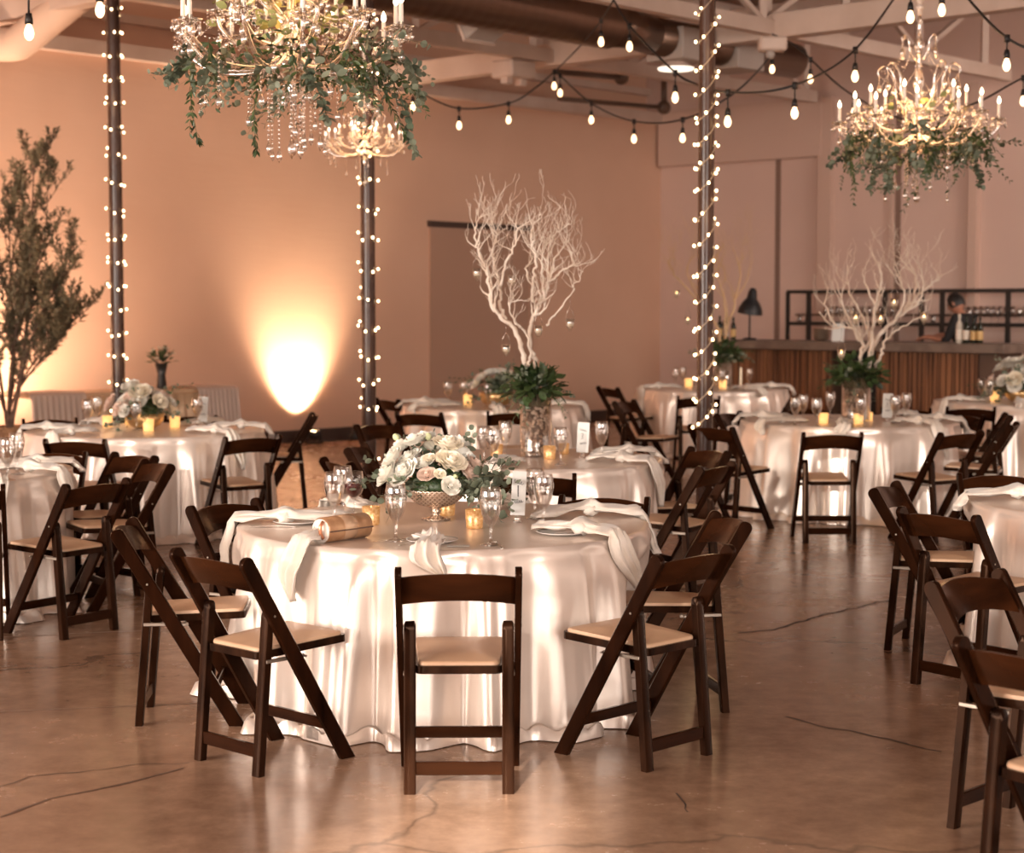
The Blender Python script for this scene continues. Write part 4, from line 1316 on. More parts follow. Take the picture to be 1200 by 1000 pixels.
def leaf_geo(b, base, d, up, L, W, round_=False, bend=.15):
    """a leaf blade from base along d"""
    d = Vector(d).normalized(); s = d.cross(Vector(up))
    if s.length < 1e-4: s = d.orthogonal()
    s.normalize(); n = s.cross(d)
    if round_:
        st = [(0, .05), (.18, .62), (.42, 1), (.68, .92), (.88, .55), (1, .08)]
    else:
        st = [(0, .06), (.25, .8), (.5, 1), (.78, .6), (1, .03)]
    vs = []
    for t, w in st:
        c = Vector(base) + d * L * t + n * (bend * L * t * t * -1)
        for q in (-1, 0, 1):
            vs.append(c + s * (W * .5 * w * q) + n * (.10 * W * abs(q)))
    b.grid(vs, 3, len(st))
def sprig_geo(b, kind, L, seed, droop=.3, npair=None, lw=None, stem=True):
    """leafy sprig growing along +x from the origin, drooping to -z"""
    rnd = random.Random(seed)
    n = npair or (8 if kind == 'euc' else 11)
    pts = []
    for i in range(n + 2):
        t = i / (n + 1)
        pts.append(Vector((L * t, L * .06 * math.sin(t * 5 + seed), -droop * L * t * t + .02 * L * math.sin(t * 7 + seed))))
    if stem:
        b.m = 1; b.tube(pts, [max(.0006, .0016 * (1 - .7 * i / (n + 1))) for i in range(n + 2)], 4); b.m = 0
    for i in range(1, n + 2):
        t = i / (n + 1); p = pts[i]; d = (pts[i] - pts[i - 1]).normalized()
        for s in (-1, 1):
            if rnd.random() < .08: continue
            roll = rnd.uniform(-1.4, 1.4)
            side = Vector((0, s, 0)) * math.cos(roll) + Vector((0, 0, 1)) * math.sin(roll)
            if kind == 'euc':
                ll = (lw or .047) * (1.1 - .55 * t) * rnd.uniform(.8, 1.2); ld = d * .35 + side; b2 = p + side * .006
                leaf_geo(b, b2, ld, Vector((rnd.uniform(-.6, .6), rnd.uniform(-.6, .6), 1)), ll, ll * .92, True, .1)
            else:
                ll = (lw or .044) * (1.1 - .5 * t) * rnd.uniform(.75, 1.2); ld = d * 1.0 + side * .9
                leaf_geo(b, p, ld, Vector((rnd.uniform(-.6, .6), rnd.uniform(-.6, .6), 1)), ll, ll * .36, False, .2)
def sprig_mesh(name, kind, L, seed, leafm, **k):
    b = MB(); sprig_geo(b, kind, L, seed, **k); return b.mesh(name, [leafm, M['stem']])
EUC = [sprig_mesh('eucalyptus_sprig', 'euc', .26, s, M['euc'], droop=dr) for s, dr in ((1, .2), (2, .5), (3, .8))]
RUS = [sprig_mesh('ruscus_sprig', 'rus', .26, s, M['leaf'], droop=dr) for s, dr in ((4, .2), (5, .6), (6, .9))]

def orient(o, loc, az, el, sc=1.0, roll=0.0):
    o.location = loc
    o.rotation_euler = (Matrix.Rotation(az, 4, 'Z') @ Matrix.Rotation(-el, 4, 'Y') @ Matrix.Rotation(roll, 4, 'X')).to_euler()
    o.scale = (sc, sc, sc)
    return o

def bowl_parts(r, kind, s=1.0):
    b = MB()
    if kind == 'mercury':
        prof = [(0, 0), (.058, 0), (.060, .004), (.03, .012), (.014, .020), (.020, .030), (.022, .038), (.015, .046), (.03, .050), (.075, .064), (.108, .090), (.124, .120), (.126, .128), (.118, .129), (.119, .12), (.10, .09), (0, .06)]
        b.lathe([(x * s, z * s) for x, z in prof], 36, rmod=lambda a, i: 1 + (.012 * math.sin(18 * a + i * 1.2) if 8 < i < 12 else 0))
        b.build('footed_bowl', M['mercury_pattern'], r)
    else:
        prof = [(0, 0), (.06, 0), (.10, .02), (.125, .06), (.13, .10), (.122, .10), (.11, .06), (0, .03)]
        b.lathe([(x * s, z * s) for x, z in prof], 30)
        b.build('gold_bowl', M['gold_bowl'], r)
# quilted mercury glass: procedural diamond relief
mq = mat('mercury_quilted', (.72, .55, .42), .25, .8); N_, L_, B_ = nodes(mq)
tc = N_.new('ShaderNodeTexCoord'); wv = N_.new('ShaderNodeTexWave'); wv2 = N_.new('ShaderNodeTexWave')
mp1 = N_.new('ShaderNodeMapping'); mp1.inputs['Rotation'].default_value = (0, .8, .0)
mp2 = N_.new('ShaderNodeMapping'); mp2.inputs['Rotation'].default_value = (0, -.8, .0)
for w_, mpp in ((wv, mp1), (wv2, mp2)):
    w_.inputs['Scale'].default_value = 22; L_.new(tc.outputs['Object'], mpp.inputs[0]); L_.new(mpp.outputs[0], w_.inputs['Vector'])
ad = N_.new('ShaderNodeMath'); ad.operation = 'MAXIMUM'; L_.new(wv.outputs['Fac'], ad.inputs[0]); L_.new(wv2.outputs['Fac'], ad.inputs[1])
bpn = N_.new('ShaderNodeBump'); bpn.inputs['Strength'].default_value = .6; bpn.inputs['Distance'].default_value = .004
L_.new(ad.outputs[0], bpn.inputs['Height']); L_.new(bpn.outputs[0], B_.inputs['Normal'])
crn = N_.new('ShaderNodeValToRGB'); crn.color_ramp.elements[0].color = (.42, .28, .19, 1); crn.color_ramp.elements[1].color = (.88, .72, .58, 1)
L_.new(ad.outputs[0], crn.inputs[0]); L_.new(crn.outputs[0], B_.inputs['Base Color'])
M['mercury_pattern'] = mq

def floral(T, px, py, label, kind, spec, leaves, sc=1.0, seed=1, bowl_s=1.0):
    """spec: (dx, dy, dz, radius, rose index) relative to the bowl rim centre; leaves: (az, el, scale, type)"""
    p = on_z(px, py, TOP + .001)
    r = empty('floral_centerpiece', p); tag(r, label, 'flowers', 'floral centerpieces')
    bowl_parts(r, kind, bowl_s); h = (.129 if kind == 'mercury' else .10) * bowl_s
    rnd = random.Random(seed)
    b = MB(); b.ball((0, 0, h + .01), .10 * bowl_s, 14, 8, (1, 1, .7))
    for k in range(60):
        a = rnd.random() * 6.28; e = rnd.uniform(.0, 1.3); d = Vector((math.cos(a) * math.cos(e), math.sin(a) * math.cos(e), math.sin(e)))
        leaf_geo(b, Vector((0, 0, h)) + d * .07 * bowl_s, d + Vector((rnd.uniform(-.5, .5), rnd.uniform(-.5, .5), rnd.uniform(-.3, .3))), (rnd.uniform(-1, 1), rnd.uniform(-1, 1), 1), .06, .03)
    b.build('greenery_base', M['leaf'], r)
    for (dx, dy, dz, rad, ix) in spec:
        me = BUD if ix == 9 else ROSES[ix]
        o = link('bud' if ix == 9 else 'rose', me, r)
        d = Vector((dx, dy, max(dz, 0) + .05)).normalized()
        q = Vector((0, 0, 1)).rotation_difference(d)
        o.location = (dx * sc, dy * sc, h + dz * sc); o.rotation_euler = (q.to_matrix() @ Matrix.Rotation(rnd.random() * 6, 3, 'Z')).to_euler(); o.scale = (rad * sc * (1.36 if seed == 3 else 1.15),) * 3
    for (az, el, s, kd) in leaves:
        pool_ = EUC if kd == 'e' else RUS
        me = rnd.choice(pool_)
        o = link('eucalyptus_sprig' if kd == 'e' else 'ruscus_sprig', me, r)
        orient(o, (0.04 * math.cos(math.radians(az)), .04 * math.sin(math.radians(az)), h + .02), math.radians(az), math.radians(el), s * sc, rnd.uniform(-.5, .5))
    return r
spec1 = [(-.18, -.05, .06, .050, 0), (-.165, -.03, .115, .045, 0), (-.115, -.08, .065, .052, 3), (-.135, .03, .155, .046, 0), (-.10, -.02, .115, .045, 3),
         (-.085, .0, .18, .045, 0), (-.05, .06, .19, .04, 0), (.045, -.05, .17, .050, 1), (.085, .02, .175, .042, 0), (.06, -.09, .105, .052, 1), (-.02, -.10, .125, .022, 1),
         (-.03, -.10, .06, .030, 2), (.02, -.12, .065, .020, 1), (-.045, -.07, .10, .036, 0), (.06, -.13, .02, .032, 0), (.125, -.05, .06, .040, 2), (.15, .0, .09, .038, 2),
         (-.17, .0, .02, .03, 0), (.08, -.11, .055, .018, 9), (-.16, .04, .20, .02, 9), (.0, .08, .15, .045, 1), (.10, .09, .12, .045, 0), (-.10, .10, .10, .045, 0), (-.03, .0, .205, .02, 9)]
lv1 = [(0, 25, .95, 'e'), (-15, 8, 1.0, 'e'), (12, 45, .95, 'e'), (-35, 25, .85, 'e'), (20, 5, 1.05, 'e'), (-5, -8, .95, 'e'), (-50, 5, .7, 'e'), (180, 10, .95, 'e'), (200, -5, .85, 'e'), (170, 35, .95, 'e'),
       (120, 70, .85, 'e'), (60, 70, .85, 'e'), (90, 85, .8, 'e'), (40, 60, 1.0, 'e'), (150, 55, .9, 'e'), (-130, 12, .7, 'e'), (-20, 30, 1.05, 'e'), (5, 15, 1.1, 'e'), (-25, -2, 1.0, 'e'), (-60, 25, .65, 'r'), (-100, 35, .7, 'r'), (0, 60, .8, 'r'), (230, 15, .85, 'e'), (10, -15, .9, 'e')]
floral(T1, 511, 609, 'low bouquet of white roses and eucalyptus in a quilted footed bowl, nearest of all', 'mercury', spec1, lv1 + [(-5, 22, 1.15, 'e'), (-12, 0, 1.15, 'e'), (15, 30, 1.1, 'e'), (-30, 12, 1.0, 'e'), (175, 22, 1.0, 'e')], 1.12, 3, 1.08)
def rnd_floral(n, R, H, seed, cream=.4):
    rnd = random.Random(seed); out = []
    for k in range(n):
        a = rnd.random() * 6.28; e = rnd.uniform(0.05, 1.35)
        out.append((R * math.cos(a) * math.cos(e), R * math.sin(a) * math.cos(e), H * math.sin(e), rnd.uniform(.035, .055), rnd.choice([0, 0, 1, 2, 3])))
    lv = [(rnd.uniform(0, 360), rnd.uniform(-10, 75), rnd.uniform(.7, 1.05), rnd.choice('eer')) for k in range(20)]
    return out, lv
sp, lv = rnd_floral(18, .17, .17, 8); sp += [(-.20, -.08, .07, .062, 2), (.0, -.14, .14, .07, 1), (-.07, -.1, .18, .06, 0), (.12, -.12, .08, .055, 1)]
sp += rnd_floral(16, .21, .15, 99)[0]
floral(T4, 170, 502, 'bouquet of cream roses in a gold bowl at the foot of the left column', 'gold', sp, lv, 1.18, 5, 1.15)
sp, lv = rnd_floral(16, .16, .16, 18)
floral(T5, 582, 476, 'far bouquet in a gold bowl, left of the green leaves of the pebble vase', 'gold', sp, lv, 1.35, 6, 1.3)
sp, lv = rnd_floral(26, .20, .20, 28)
floral(T7, 1196, 471, 'pale bouquet at the right frame edge below the bar end', 'gold', sp, lv, 1.5, 7, 1.2)

# ------------------------------------------------------------------ branch centrepieces
def wiggle(P, seed, amp, n=7):
    Q = smooth_path(P, n); out = []
    for i, q in enumerate(Q):
        e = 1 if 0 < i < len(Q) - 1 else 0
        out.append(q + Vector([amp * e * noise.noise(Vector((i * .55 + seed * 3.1, c * 7.7 + seed, .3))) * 1.6 for c in range(3)]))
    return out
def twig(b, p, d, L, r, depth, rnd, seedc, curl=.8):
    n = max(4, int(L / .028)); pts = [p]; rs = [r]; dd = Vector(d).normalized()
    kids = []
    for i in range(n):
        w = Vector((rnd.uniform(-1, 1), rnd.uniform(-1, 1), rnd.uniform(-.6, .9))) * curl
        dd = (dd + w * .55 + Vector((0, 0, .10))).normalized()
        p = p + dd * (L / n); pts.append(p); rs.append(max(.0011, r * (1 - .85 * (i + 1) / n)))
        if depth > 0 and i > 0 and rnd.random() < (.42 if depth > 1 else .30):
            kids.append((p, (dd + Vector((rnd.uniform(-1, 1), rnd.uniform(-1, 1), rnd.uniform(-.3, .9))) * .9), L * rnd.uniform(.35, .65), rs[-1] * .75))
    b.tube(pts, rs, 5)
    for k in kids: twig(b, k[0], k[1], k[2], k[3], depth - 1, rnd, seedc, curl)
def vase_px(base_xy, Y):
    return lambda q: at_y(q[0], q[1], Y)
def branch_piece(name_lab, T, vx, vy, rv, hv, lines, z_off, lab, seeds, leaf_n=34, leaf_s=.8, m='branch', tw=.32, tdepth=1, rad=.013, density=1.0, leaf_r=.16):
    """lines: pixel polylines, each with start/end depth offset (metres) and radius"""
    base = on_z(vx, vy, TOP + .001)
    r = empty('branch_centerpiece', base); tag(r, lab, 'centerpiece', 'tall branch centerpieces')
    b = MB(); b.lathe([(0, 0), (rv, 0), (rv, .01), (rv, hv), (rv - .004, hv), (rv - .004, .012), (0, .012)], 36); b.build('cylinder_vase', M['glass'], r)
    # pebbles / cork slices filling
    rnd = random.Random(seeds); pb = MB(); hf = hv * .74
    nlay = int(hf / .016)
    for l in range(nlay):
        for k in range(int(2 * PI * rv / .026)):
            a = rnd.random() * 6.28; rr = (rv - .016)
            Mx = Matrix.Translation((rr * math.cos(a), rr * math.sin(a), .022 + l * .016 + rnd.uniform(-.004, .004))) @ Matrix.Rotation(rnd.random() * 6, 4, (rnd.random(), rnd.random(), 1)) @ Matrix.Diagonal((1, .8, .6, 1))
            g = MB(); g.ball((0, 0, 0), rnd.uniform(.0105, .0155), 6, 4); pb.merge(g, Mx)
    core = MB(); core.lathe([(0, .013), (rv - .024, .013), (rv - .024, hf), (0, hf)], 16); core.build('dark_gap_core', M['bark'], r)  # dark core added so gaps between the cork slices look shaded
    o = pb.build('cork_filling', M['pebble'], r, smooth=False); o['kind'] = 'stuff'
    b = MB(); b.lathe([(0, hf + .01), (rv - .008, hf + .01), (rv - .008, hv - .03), (0, hv - .02)], 20); b.build('foliage_stems', M['stem'], r)
    # branches
    for i, (P, y0, y1, r0) in enumerate(lines):
        n = len(P); pts = []
        for j, q in enumerate(P):
            t = j / (n - 1); pts.append(at_y(q[0], q[1], base.y + y0 + (y1 - y0) * t) - base)
        pts = wiggle(pts, seeds + i, .012)
        rs = [max(.0016, r0 * (1 - .80 * k / (len(pts) - 1)) * (1 + .12 * math.sin(k * 1.7))) for k in range(len(pts))]
        rs = [q * (1.12 if seeds == 7 else 1.35) for q in rs]; b = MB(); b.tube(pts, rs, 8)
        rr = random.Random(seeds * 31 + i)
        for k in range(3, len(pts)):
            t = k / len(pts)
            if t > .35 and rr.random() < density * .52:
                d = (pts[k] - pts[k - 1]).normalized()
                twig(b, pts[k], d * .8 + Vector((rr.uniform(-1, 1), rr.uniform(-1, 1), rr.uniform(-.1, .8))), tw * rr.uniform(.35, 1.0), rs[k] * .72, tdepth, rr, i)
        b.build('branch', M[m], r)
    # leaf collar
    for k in range(leaf_n):
        a = rnd.random() * 360; me = rnd.choice(RUS + RUS + EUC)
        o = link('leaf_sprig', me, r)
        orient(o, (rv * .5 * math.cos(math.radians(a)), rv * .5 * math.sin(math.radians(a)), hv - .01), math.radians(a), math.radians(rnd.uniform(-25, 70)), leaf_s * rnd.uniform(.7, 1.1), rnd.uniform(-1, 1))
    b = MB()
    for k in range(230):
        a = rnd.random() * 6.28; e = rnd.uniform(-.35, 1.2); d = Vector((math.cos(a) * math.cos(e), math.sin(a) * math.cos(e), math.sin(e)))
        leaf_geo(b, Vector((0, 0, hv)) + Vector((d.x, d.y, d.z * .8)) * rnd.uniform(.2, .85) * leaf_r, d + Vector((rnd.uniform(-.8, .8), rnd.uniform(-.8, .8), rnd.uniform(-.5, .5))), (rnd.uniform(-1, 1), rnd.uniform(-1, 1), 1), .085, .048)
    b.build('leaf_collar', M['leaf'], r)
    return r
def Q2(L, ox=500, oy=240, s=.25): return [(ox + x * s, oy + y * s) for x, y in L]
L2 = [(Q2([(468, 830), (460, 740), (430, 620), (370, 540), (305, 480), (290, 350), (270, 280), (235, 200), (230, 110), (260, 45)]), 0, -.12, .016),
      (Q2([(370, 540), (345, 480), (345, 390), (320, 300), (310, 230), (330, 140), (350, 60)]), -.02, .12, .011),
      (Q2([(345, 390), (370, 280), (410, 190), (425, 110), (395, 65)]), .0, -.1, .009),
      (Q2([(270, 280), (300, 230), (330, 150), (295, 90)]), -.05, .1, .007),
      (Q2([(500, 830), (510, 740), (490, 680), (490, 560), (510, 500), (550, 430), (575, 360), (570, 260), (590, 150), (640, 110), (680, 80)]), 0, .1, .015),
      (Q2([(478, 760), (480, 680), (470, 600), (415, 550), (385, 470), (440, 448), (500, 450)]), -.03, -.1, .009),
      (Q2([(498, 460), (500, 350), (510, 250), (490, 170), (500, 100), (540, 45)]), 0, -.1, .010),
      (Q2([(550, 430), (540, 300), (560, 200), (600, 120)]), .02, .15, .009),
      (Q2([(575, 360), (630, 310), (690, 280), (660, 200)]), .05, -.05, .008),
      (Q2([(570, 350), (600, 250), (640, 190), (672, 168)]), .05, .15, .007),
      (Q2([(495, 380), (470, 300), (500, 220), (440, 130)]), 0, .15, .007),
      (Q2([(560, 565), (620, 500), (680, 410), (690, 380), (730, 320), (700, 290)]), .0, -.05, .006)]
branch_piece('', T2, 628, 535, .100, .42, L2, 0, 'tall glass vase of cork slices with curly white branches and leaves, in the middle', 7, 24, .8, leaf_r=.20, tw=.24, density=1.25, tdepth=2)
def Q3(L): return Q2(L, 900, 300)
L3 = [(Q3([(470, 520), (480, 470), (490, 330), (510, 220), (530, 130), (520, 30)]), 0, -.1, .017),
      (Q3([(480, 470), (520, 370), (610, 290), (680, 210), (760, 140), (820, 90)]), 0, .15, .016),
      (Q3([(430, 520), (435, 470), (440, 400), (400, 340), (300, 330), (240, 260)]), 0, -.1, .013),
      (Q3([(430, 480), (470, 380), (430, 250), (380, 170), (370, 50)]), 0, .15, .012),
      (Q3([(500, 520), (530, 470), (545, 400), (620, 340), (720, 280), (745, 235)]), 0, -.1, .011),
      (Q3([(680, 210), (690, 100), (640, 30), (620, 0)]), .1, .25, .010),
      (Q3([(600, 300), (640, 180), (600, 80), (590, 30)]), .05, -.2, .010),
      (Q3([(430, 400), (350, 230), (310, 100)]), 0, .1, .010), (Q3([(320, 330), (270, 230), (280, 150)]), 0, .1, .008), (Q3([(500, 230), (460, 130), (440, 60)]), 0, .2, .008),
      (Q3([(650, 250), (720, 200), (720, 90), (700, 20)]), .1, -.1, .008)]
branch_piece('', T3, 1003, 493, .12, .36, L3, 0, 'wide spray of pale branches in a leafy glass vase before the bar', 9, 22, .9, tw=.27, tdepth=2, density=.8, leaf_r=.26)
L6 = [([(846, 420), (850, 395), (862, 350), (868, 320), (858, 290)], 0, .2, .016), ([(846, 420), (838, 380), (812, 345), (790, 322), (782, 305)], 0, -.2, .016), ([(862, 350), (875, 330), (880, 300)], .1, .2, .010),
      ([(850, 395), (848, 350), (838, 310), (850, 285)], 0, .2, .012), ([(820, 352), (805, 320), (812, 300)], 0, .1, .01), ([(848, 415), (852, 360), (835, 335)], 0, .1, .01)]
branch_piece('', T6, 847, 453, .11, .36, L6, 0, 'leafy glass vase of golden branches mostly behind the right column', 11, 26, 1.15, 'branch_gold', tw=.5, tdepth=2, rad=.01, density=.6, leaf_r=.26)

# hanging votives on the branches
def hanging_votive(px, py, Y, label, lit=False, sc=1.0):
    p = at_y(px, py, Y)
    r = empty('hanging_votive', p); r.scale = (sc,) * 3; tag(r, label, 'candle holder', 'glass votives hanging from branches')
    b = MB(); b.lathe([(0, -.045), (.010, -.043), (.006, -.034), (.018, -.028), (.025, -.005), (.028, .028), (.026, .028), (.022, -.005), (0, -.022)], 16); b.build('glass_cup', M['crystal'], r)
    b = MB(); b.lathe([(0, -.018), (.019, -.016), (.02, -.002), (0, -.002)], 12); w = b.build('wax', M['wax'], r)
    if lit: link('flame', FLm, w, (0, 0, -.002))
    b = MB(); b.tube([(-.026, 0, .026), (-.018, 0, .07), (0, 0, .10), (.018, 0, .07), (.026, 0, .026)], .0012, 4); b.tube([(0, 0, .10), (0, 0, .16)], .001, 4); b.build('wire_handle', M['silver'], r)
for i, (x, y, d, l) in enumerate([(559, 320, -.1, 'glass votive hanging leftmost on the middle branches'), (600, 328, .1, 'glass votive hanging inside the middle branches, upper one'), (593, 409, 0, 'glass votive hanging lowest left above the middle leaves'),
                     (631, 387, -.12, 'glass votive hanging close to the right trunk of the middle branches'), (668, 379, -.05, 'glass votive hanging rightmost on the middle branches')]):
    hanging_votive(x, y, 11.0 + d, l)
for x, y, l in ((1048, 355, 'lit votive hanging highest in the right branches'), (1083, 372, 'lit votive hanging rightmost in the right branches'), (1003, 373, 'votive hanging left of centre in the right branches'), (1032, 374, 'votive hanging between the trunks of the right branches'), (986, 414, 'votive hanging just above the left leaves of the right vase')):
    hanging_votive(x, y, 14.2, l, True, 1.25)
for x, y, l in ((793, 344, 'small votive hanging at the far left of the golden branches'), (806, 375, 'amber lit votive hanging left of the right column')):
    hanging_votive(x, y, 19.3, l, True, 1.2)

# ------------------------------------------------------------------ chandeliers
def crystal_drop(b, c, s=1.0, n=6):
    c = Vector(c)
    b.lathe([(0, .0), (.004 * s, -.004 * s), (.011 * s, -.022 * s), (.0085 * s, -.034 * s), (0, -.046 * s)], n, tuple(c))
def strand(b, pts, step=.016, r=.0055):
    P = [Vector(p) for p in pts]
    for a, c in zip(P[:-1], P[1:]):
        L = (c - a).length; n = max(1, int(L / step))
        for k in range(n):
            q = a.lerp(c, (k + .5) / n)
            b.lathe([(0, r * 1.25), (r, 0), (0, -r * 1.25)], 5, tuple(q))
def catenary(a, c, sag, n=8):
    a = Vector(a); c = Vector(c)
    return [a.lerp(c, i / n) - Vector((0, 0, sag * 4 * (i / n) * (1 - i / n))) for i in range(n + 1)]
def pol(r, a, z): return Vector((r * math.cos(a), r * math.sin(a), z))
def chandelier(loc, label, seed, sc=1.0, light=30, glow='crystal', up=2.6, dens=1.0):
    r = empty('chandelier', loc, seed * .37, None); r.scale = (sc,) * 3; tag(r, label, 'chandelier', 'crystal chandeliers')
    rnd = random.Random(seed)
    CR = M['crystal']; ARM = M['arm_glass']
    b = MB(); b.lathe([(0, -.30), (.012, -.29), (.03, -.26), (.012, -.235), (.05, -.20), (.085, -.16), (.09, -.13), (.03, -.11), (.022, -.05), (.04, 0), (.05, .04), (.02, .09), (.016, .2), (.035, .26), (.04, .30), (.014, .35), (.012, .44), (.03, .50), (.045, .54), (.015, .58), (.012, .66), (.022, .70), (.01, .74), (0, .76)], 18)
    b.build('baluster_stem', ARM, r)
    b = MB(); b.tube([(0, 0, .75), (0, 0, up)], .018, 8)
    for k in range(int((up - .8) / .05)): b.ball((0, 0, .80 + k * .05), .030, 8, 5, (1, 1, .7))
    b.build('sleeved_chain', M['chain_cloth'], r)
    tiers = [(12, .55, 0.0, -.10, -.17), (6, .34, .10, .0, -.06)]
    ends = []
    for ti, (n, R, zc, z0, zl) in enumerate(tiers):
        for k in range(n):
            a = 2 * PI * k / n + (.26 if ti else 0)
            rr = R * (1 if ti or k % 2 == 0 else .90); zz = zc + (0 if ti or k % 2 == 0 else .035)
            P = smooth_path([pol(.05, a, z0), pol(rr * .35, a, zl), pol(rr * .72, a, zl + .01), pol(rr * .97, a, zz - .07), pol(rr, a, zz - .01)], 5)
            b = MB(); b.tube(P, .010, 8)
            arm = b.build('arm', ARM, r)
            c = pol(rr, a, zz); ends.append((c, a))
            b = MB(); b.lathe([(0, -.02), (.012, -.018), (.02, -.006), (.05, .004), (.056, .012), (.05, .010), (.016, .0), (.014, .03), (0, .03)], 16, tuple(c), rmod=lambda q, i: 1 + (.08 * math.cos(8 * q) if 2 < i < 6 else 0))
            for j in range(7):
                aj = 2 * PI * j / 7; q = c + pol(.050, aj, .002); ln = rnd.choice([0, .016, .03])
                if ln: strand(b, [q, q - Vector((0, 0, ln))], .014, .005)
                crystal_drop(b, q - Vector((0, 0, ln)), 1.0)
            strand(b, [c - Vector((0, 0, .02)), c - Vector((0, 0, .09))]); crystal_drop(b, c - Vector((0, 0, .09)), 1.6)
            b.build('drip_pan', CR, arm)
            b = MB(); b.lathe([(0, 0), (.0115, 0), (.0105, .10), (0, .102)], 10, tuple(c + Vector((0, 0, .012)))); b.build('candle_sleeve', M['tube_white'], arm)
            b = MB(); b.lathe([(0, 0), (.009, .004), (.014, .016), (.012, .030), (.005, .046), (0, .055)], 9, tuple(c + Vector((0, 0, .113)))); b.build('candle_bulb', M['candle_bulb'], arm)
    # scroll arms and crown
    for (n, R, z0, z1, off, nm) in ((8, .27, .06, .40, .2, 'scroll_arm'), (6, .13, .44, .60, .5, 'crown_arm')):
        for k in range(n):
            a = 2 * PI * k / n + off; h = z1 - z0
            P = smooth_path([pol(.03, a, z0), pol(R * .55, a, z0 + h * .3), pol(R * .62, a, z0 + h * .75), pol(R * .85, a, z1), pol(R * 1.05, a, z1 - h * .08), pol(R * 1.02, a, z1 - h * .22)], 5)
            b = MB(); b.tube(P, [.0095 * (1 - .5 * i / (len(P) - 1)) for i in range(len(P))], 7)
            e = P[-1]; strand(b, [e, e - Vector((0, 0, .05))]); crystal_drop(b, e - Vector((0, 0, .05)), 1.6)
            b.build(nm, ARM, r)
    # bead swags
    for k in range(12):
        a = 2 * PI * k / 12
        b = MB()
        strand(b, catenary(pol(.27, 2 * PI * (k % 8) / 8 + .2, .33), ends[k][0] + Vector((0, 0, .0)), .10, 7), .018)
        strand(b, catenary(ends[k][0], ends[(k + 1) % 12][0], .10, 6), .018)
        strand(b, catenary(pol(.10, a, .52), pol(.27, a + .1, .36), .05, 4), .018)
        b.build('bead_swag', CR, r)
    # hanging strands with large drops
    for k in range(int(26 * dens)):
        a = rnd.random() * 6.28; R = rnd.choice([.06, .14, .22, .32, .42, .5]); z0 = -.12 - .05 * (R < .3); ln = rnd.uniform(.06, .34) * (1.25 - R)
        b = MB(); q = pol(R, a, z0)
        strand(b, [q, q - Vector((0, 0, ln))], .02, .0075); crystal_drop(b, q - Vector((0, 0, ln)), rnd.uniform(1.1, 1.8))
        b.build('crystal_pendant', CR, r)
    b = MB(); q = Vector((0, 0, -.30)); strand(b, [q, q - Vector((0, 0, .18))], .02, .009); crystal_drop(b, q - Vector((0, 0, .18)), 2.2); b.build('crystal_pendant', CR, r)
    for dz, e in ((.10, light), ):
        point_light('chandelier_glow', Vector(loc) + Vector((0, 0, dz)) * sc, e, (1, .52, .24), .28 * sc)
    return r
M['arm_glass'] = thin_glass('moulded_glass_arm', (.93, .87, .82), .42, .10, .9)
M['chain_cloth'] = mat('chain_sleeve_cloth', (.75, .66, .6), .7)
def garland(loc, label, seed, R=.48, n=60, tails=(), sc=1.0, zlo=-.34, yellow=12):
    g = empty('eucalyptus_garland', loc); tag(g, label, 'garland', 'leaf garlands on the chandeliers')
    rnd = random.Random(seed)
    for k in range(n):
        a = rnd.random() * 6.28; rr = R * math.sqrt(rnd.uniform(.05, 1.0)) ; z = rnd.uniform(zlo * .55, -.06)
        me = rnd.choice(EUC + RUS); o = link('leaf_sprig', me, g)
        orient(o, tuple(pol(rr, a, z)), a + rnd.uniform(-1.2, 1.2), math.radians(rnd.uniform(-75, 25)), sc * rnd.uniform(.75, 1.2), rnd.uniform(-1.5, 1.5))
    b = MB()
    for k in range(int(n * 8)):
        a = rnd.random() * 6.28; rr = R * math.sqrt(rnd.random()); z = rnd.uniform(zlo * .85, -.05) * (1.05 - .5 * rr / R)
        d = Vector((rnd.uniform(-1, 1), rnd.uniform(-1, 1), rnd.uniform(-1, .3)))
        leaf_geo(b, pol(rr, a, z), d, (rnd.uniform(-1, 1), rnd.uniform(-1, 1), 1), rnd.uniform(.035, .055), rnd.uniform(.014, .024))
    lm = b.build('leaf_mass', M['leaf'], g); lm['kind'] = 'stuff'
    if yellow:
        b = MB()
        for k in range(yellow * 5):
            a = rnd.random() * 6.28; rr = rnd.uniform(.06, .36)
            leaf_geo(b, pol(rr, a, rnd.uniform(-.02, .20)), (rnd.uniform(-1, 1), rnd.uniform(-1, 1), rnd.uniform(-.5, 1)), (rnd.uniform(-1, 1), rnd.uniform(-1, 1), 1), .055, .042, True)
        b.build('yellow_green_leaves', M['leaf_y'], g)
    for (p0, p1, p2, kd, L) in tails:
        P = smooth_path([p0, p1, p2], 8); b = MB(); b.m = 1; b.tube(P, .002, 4); b.m = 0
        for i in range(1, len(P)):
            d = (P[i] - P[i - 1]).normalized()
            for s in (-1, 1, 0):
                side = Vector((rnd.uniform(-1, 1), rnd.uniform(-1, 1), rnd.uniform(-.4, .4)))
                if kd == 'e': leaf_geo(b, P[i], d * .3 + side, (rnd.uniform(-1, 1), rnd.uniform(-1, 1), 1), .042, .036, True)
                else: leaf_geo(b, P[i], d * .8 + side * .8, (rnd.uniform(-1, 1), rnd.uniform(-1, 1), 1), .038, .013)
        b.build('trailing_sprig', [M['euc'] if kd == 'e' else M['leaf'], M['stem']], g)
    return g
C1 = at_y(341, 40, 8.4); C2 = at_y(1076, 143, 12.7); C3 = at_y(427, 168, 15.2)
chandelier(tuple(C1), 'largest crystal chandelier with candle lights, cut off by the top edge', 2, 1.0, 7, dens=1.5)
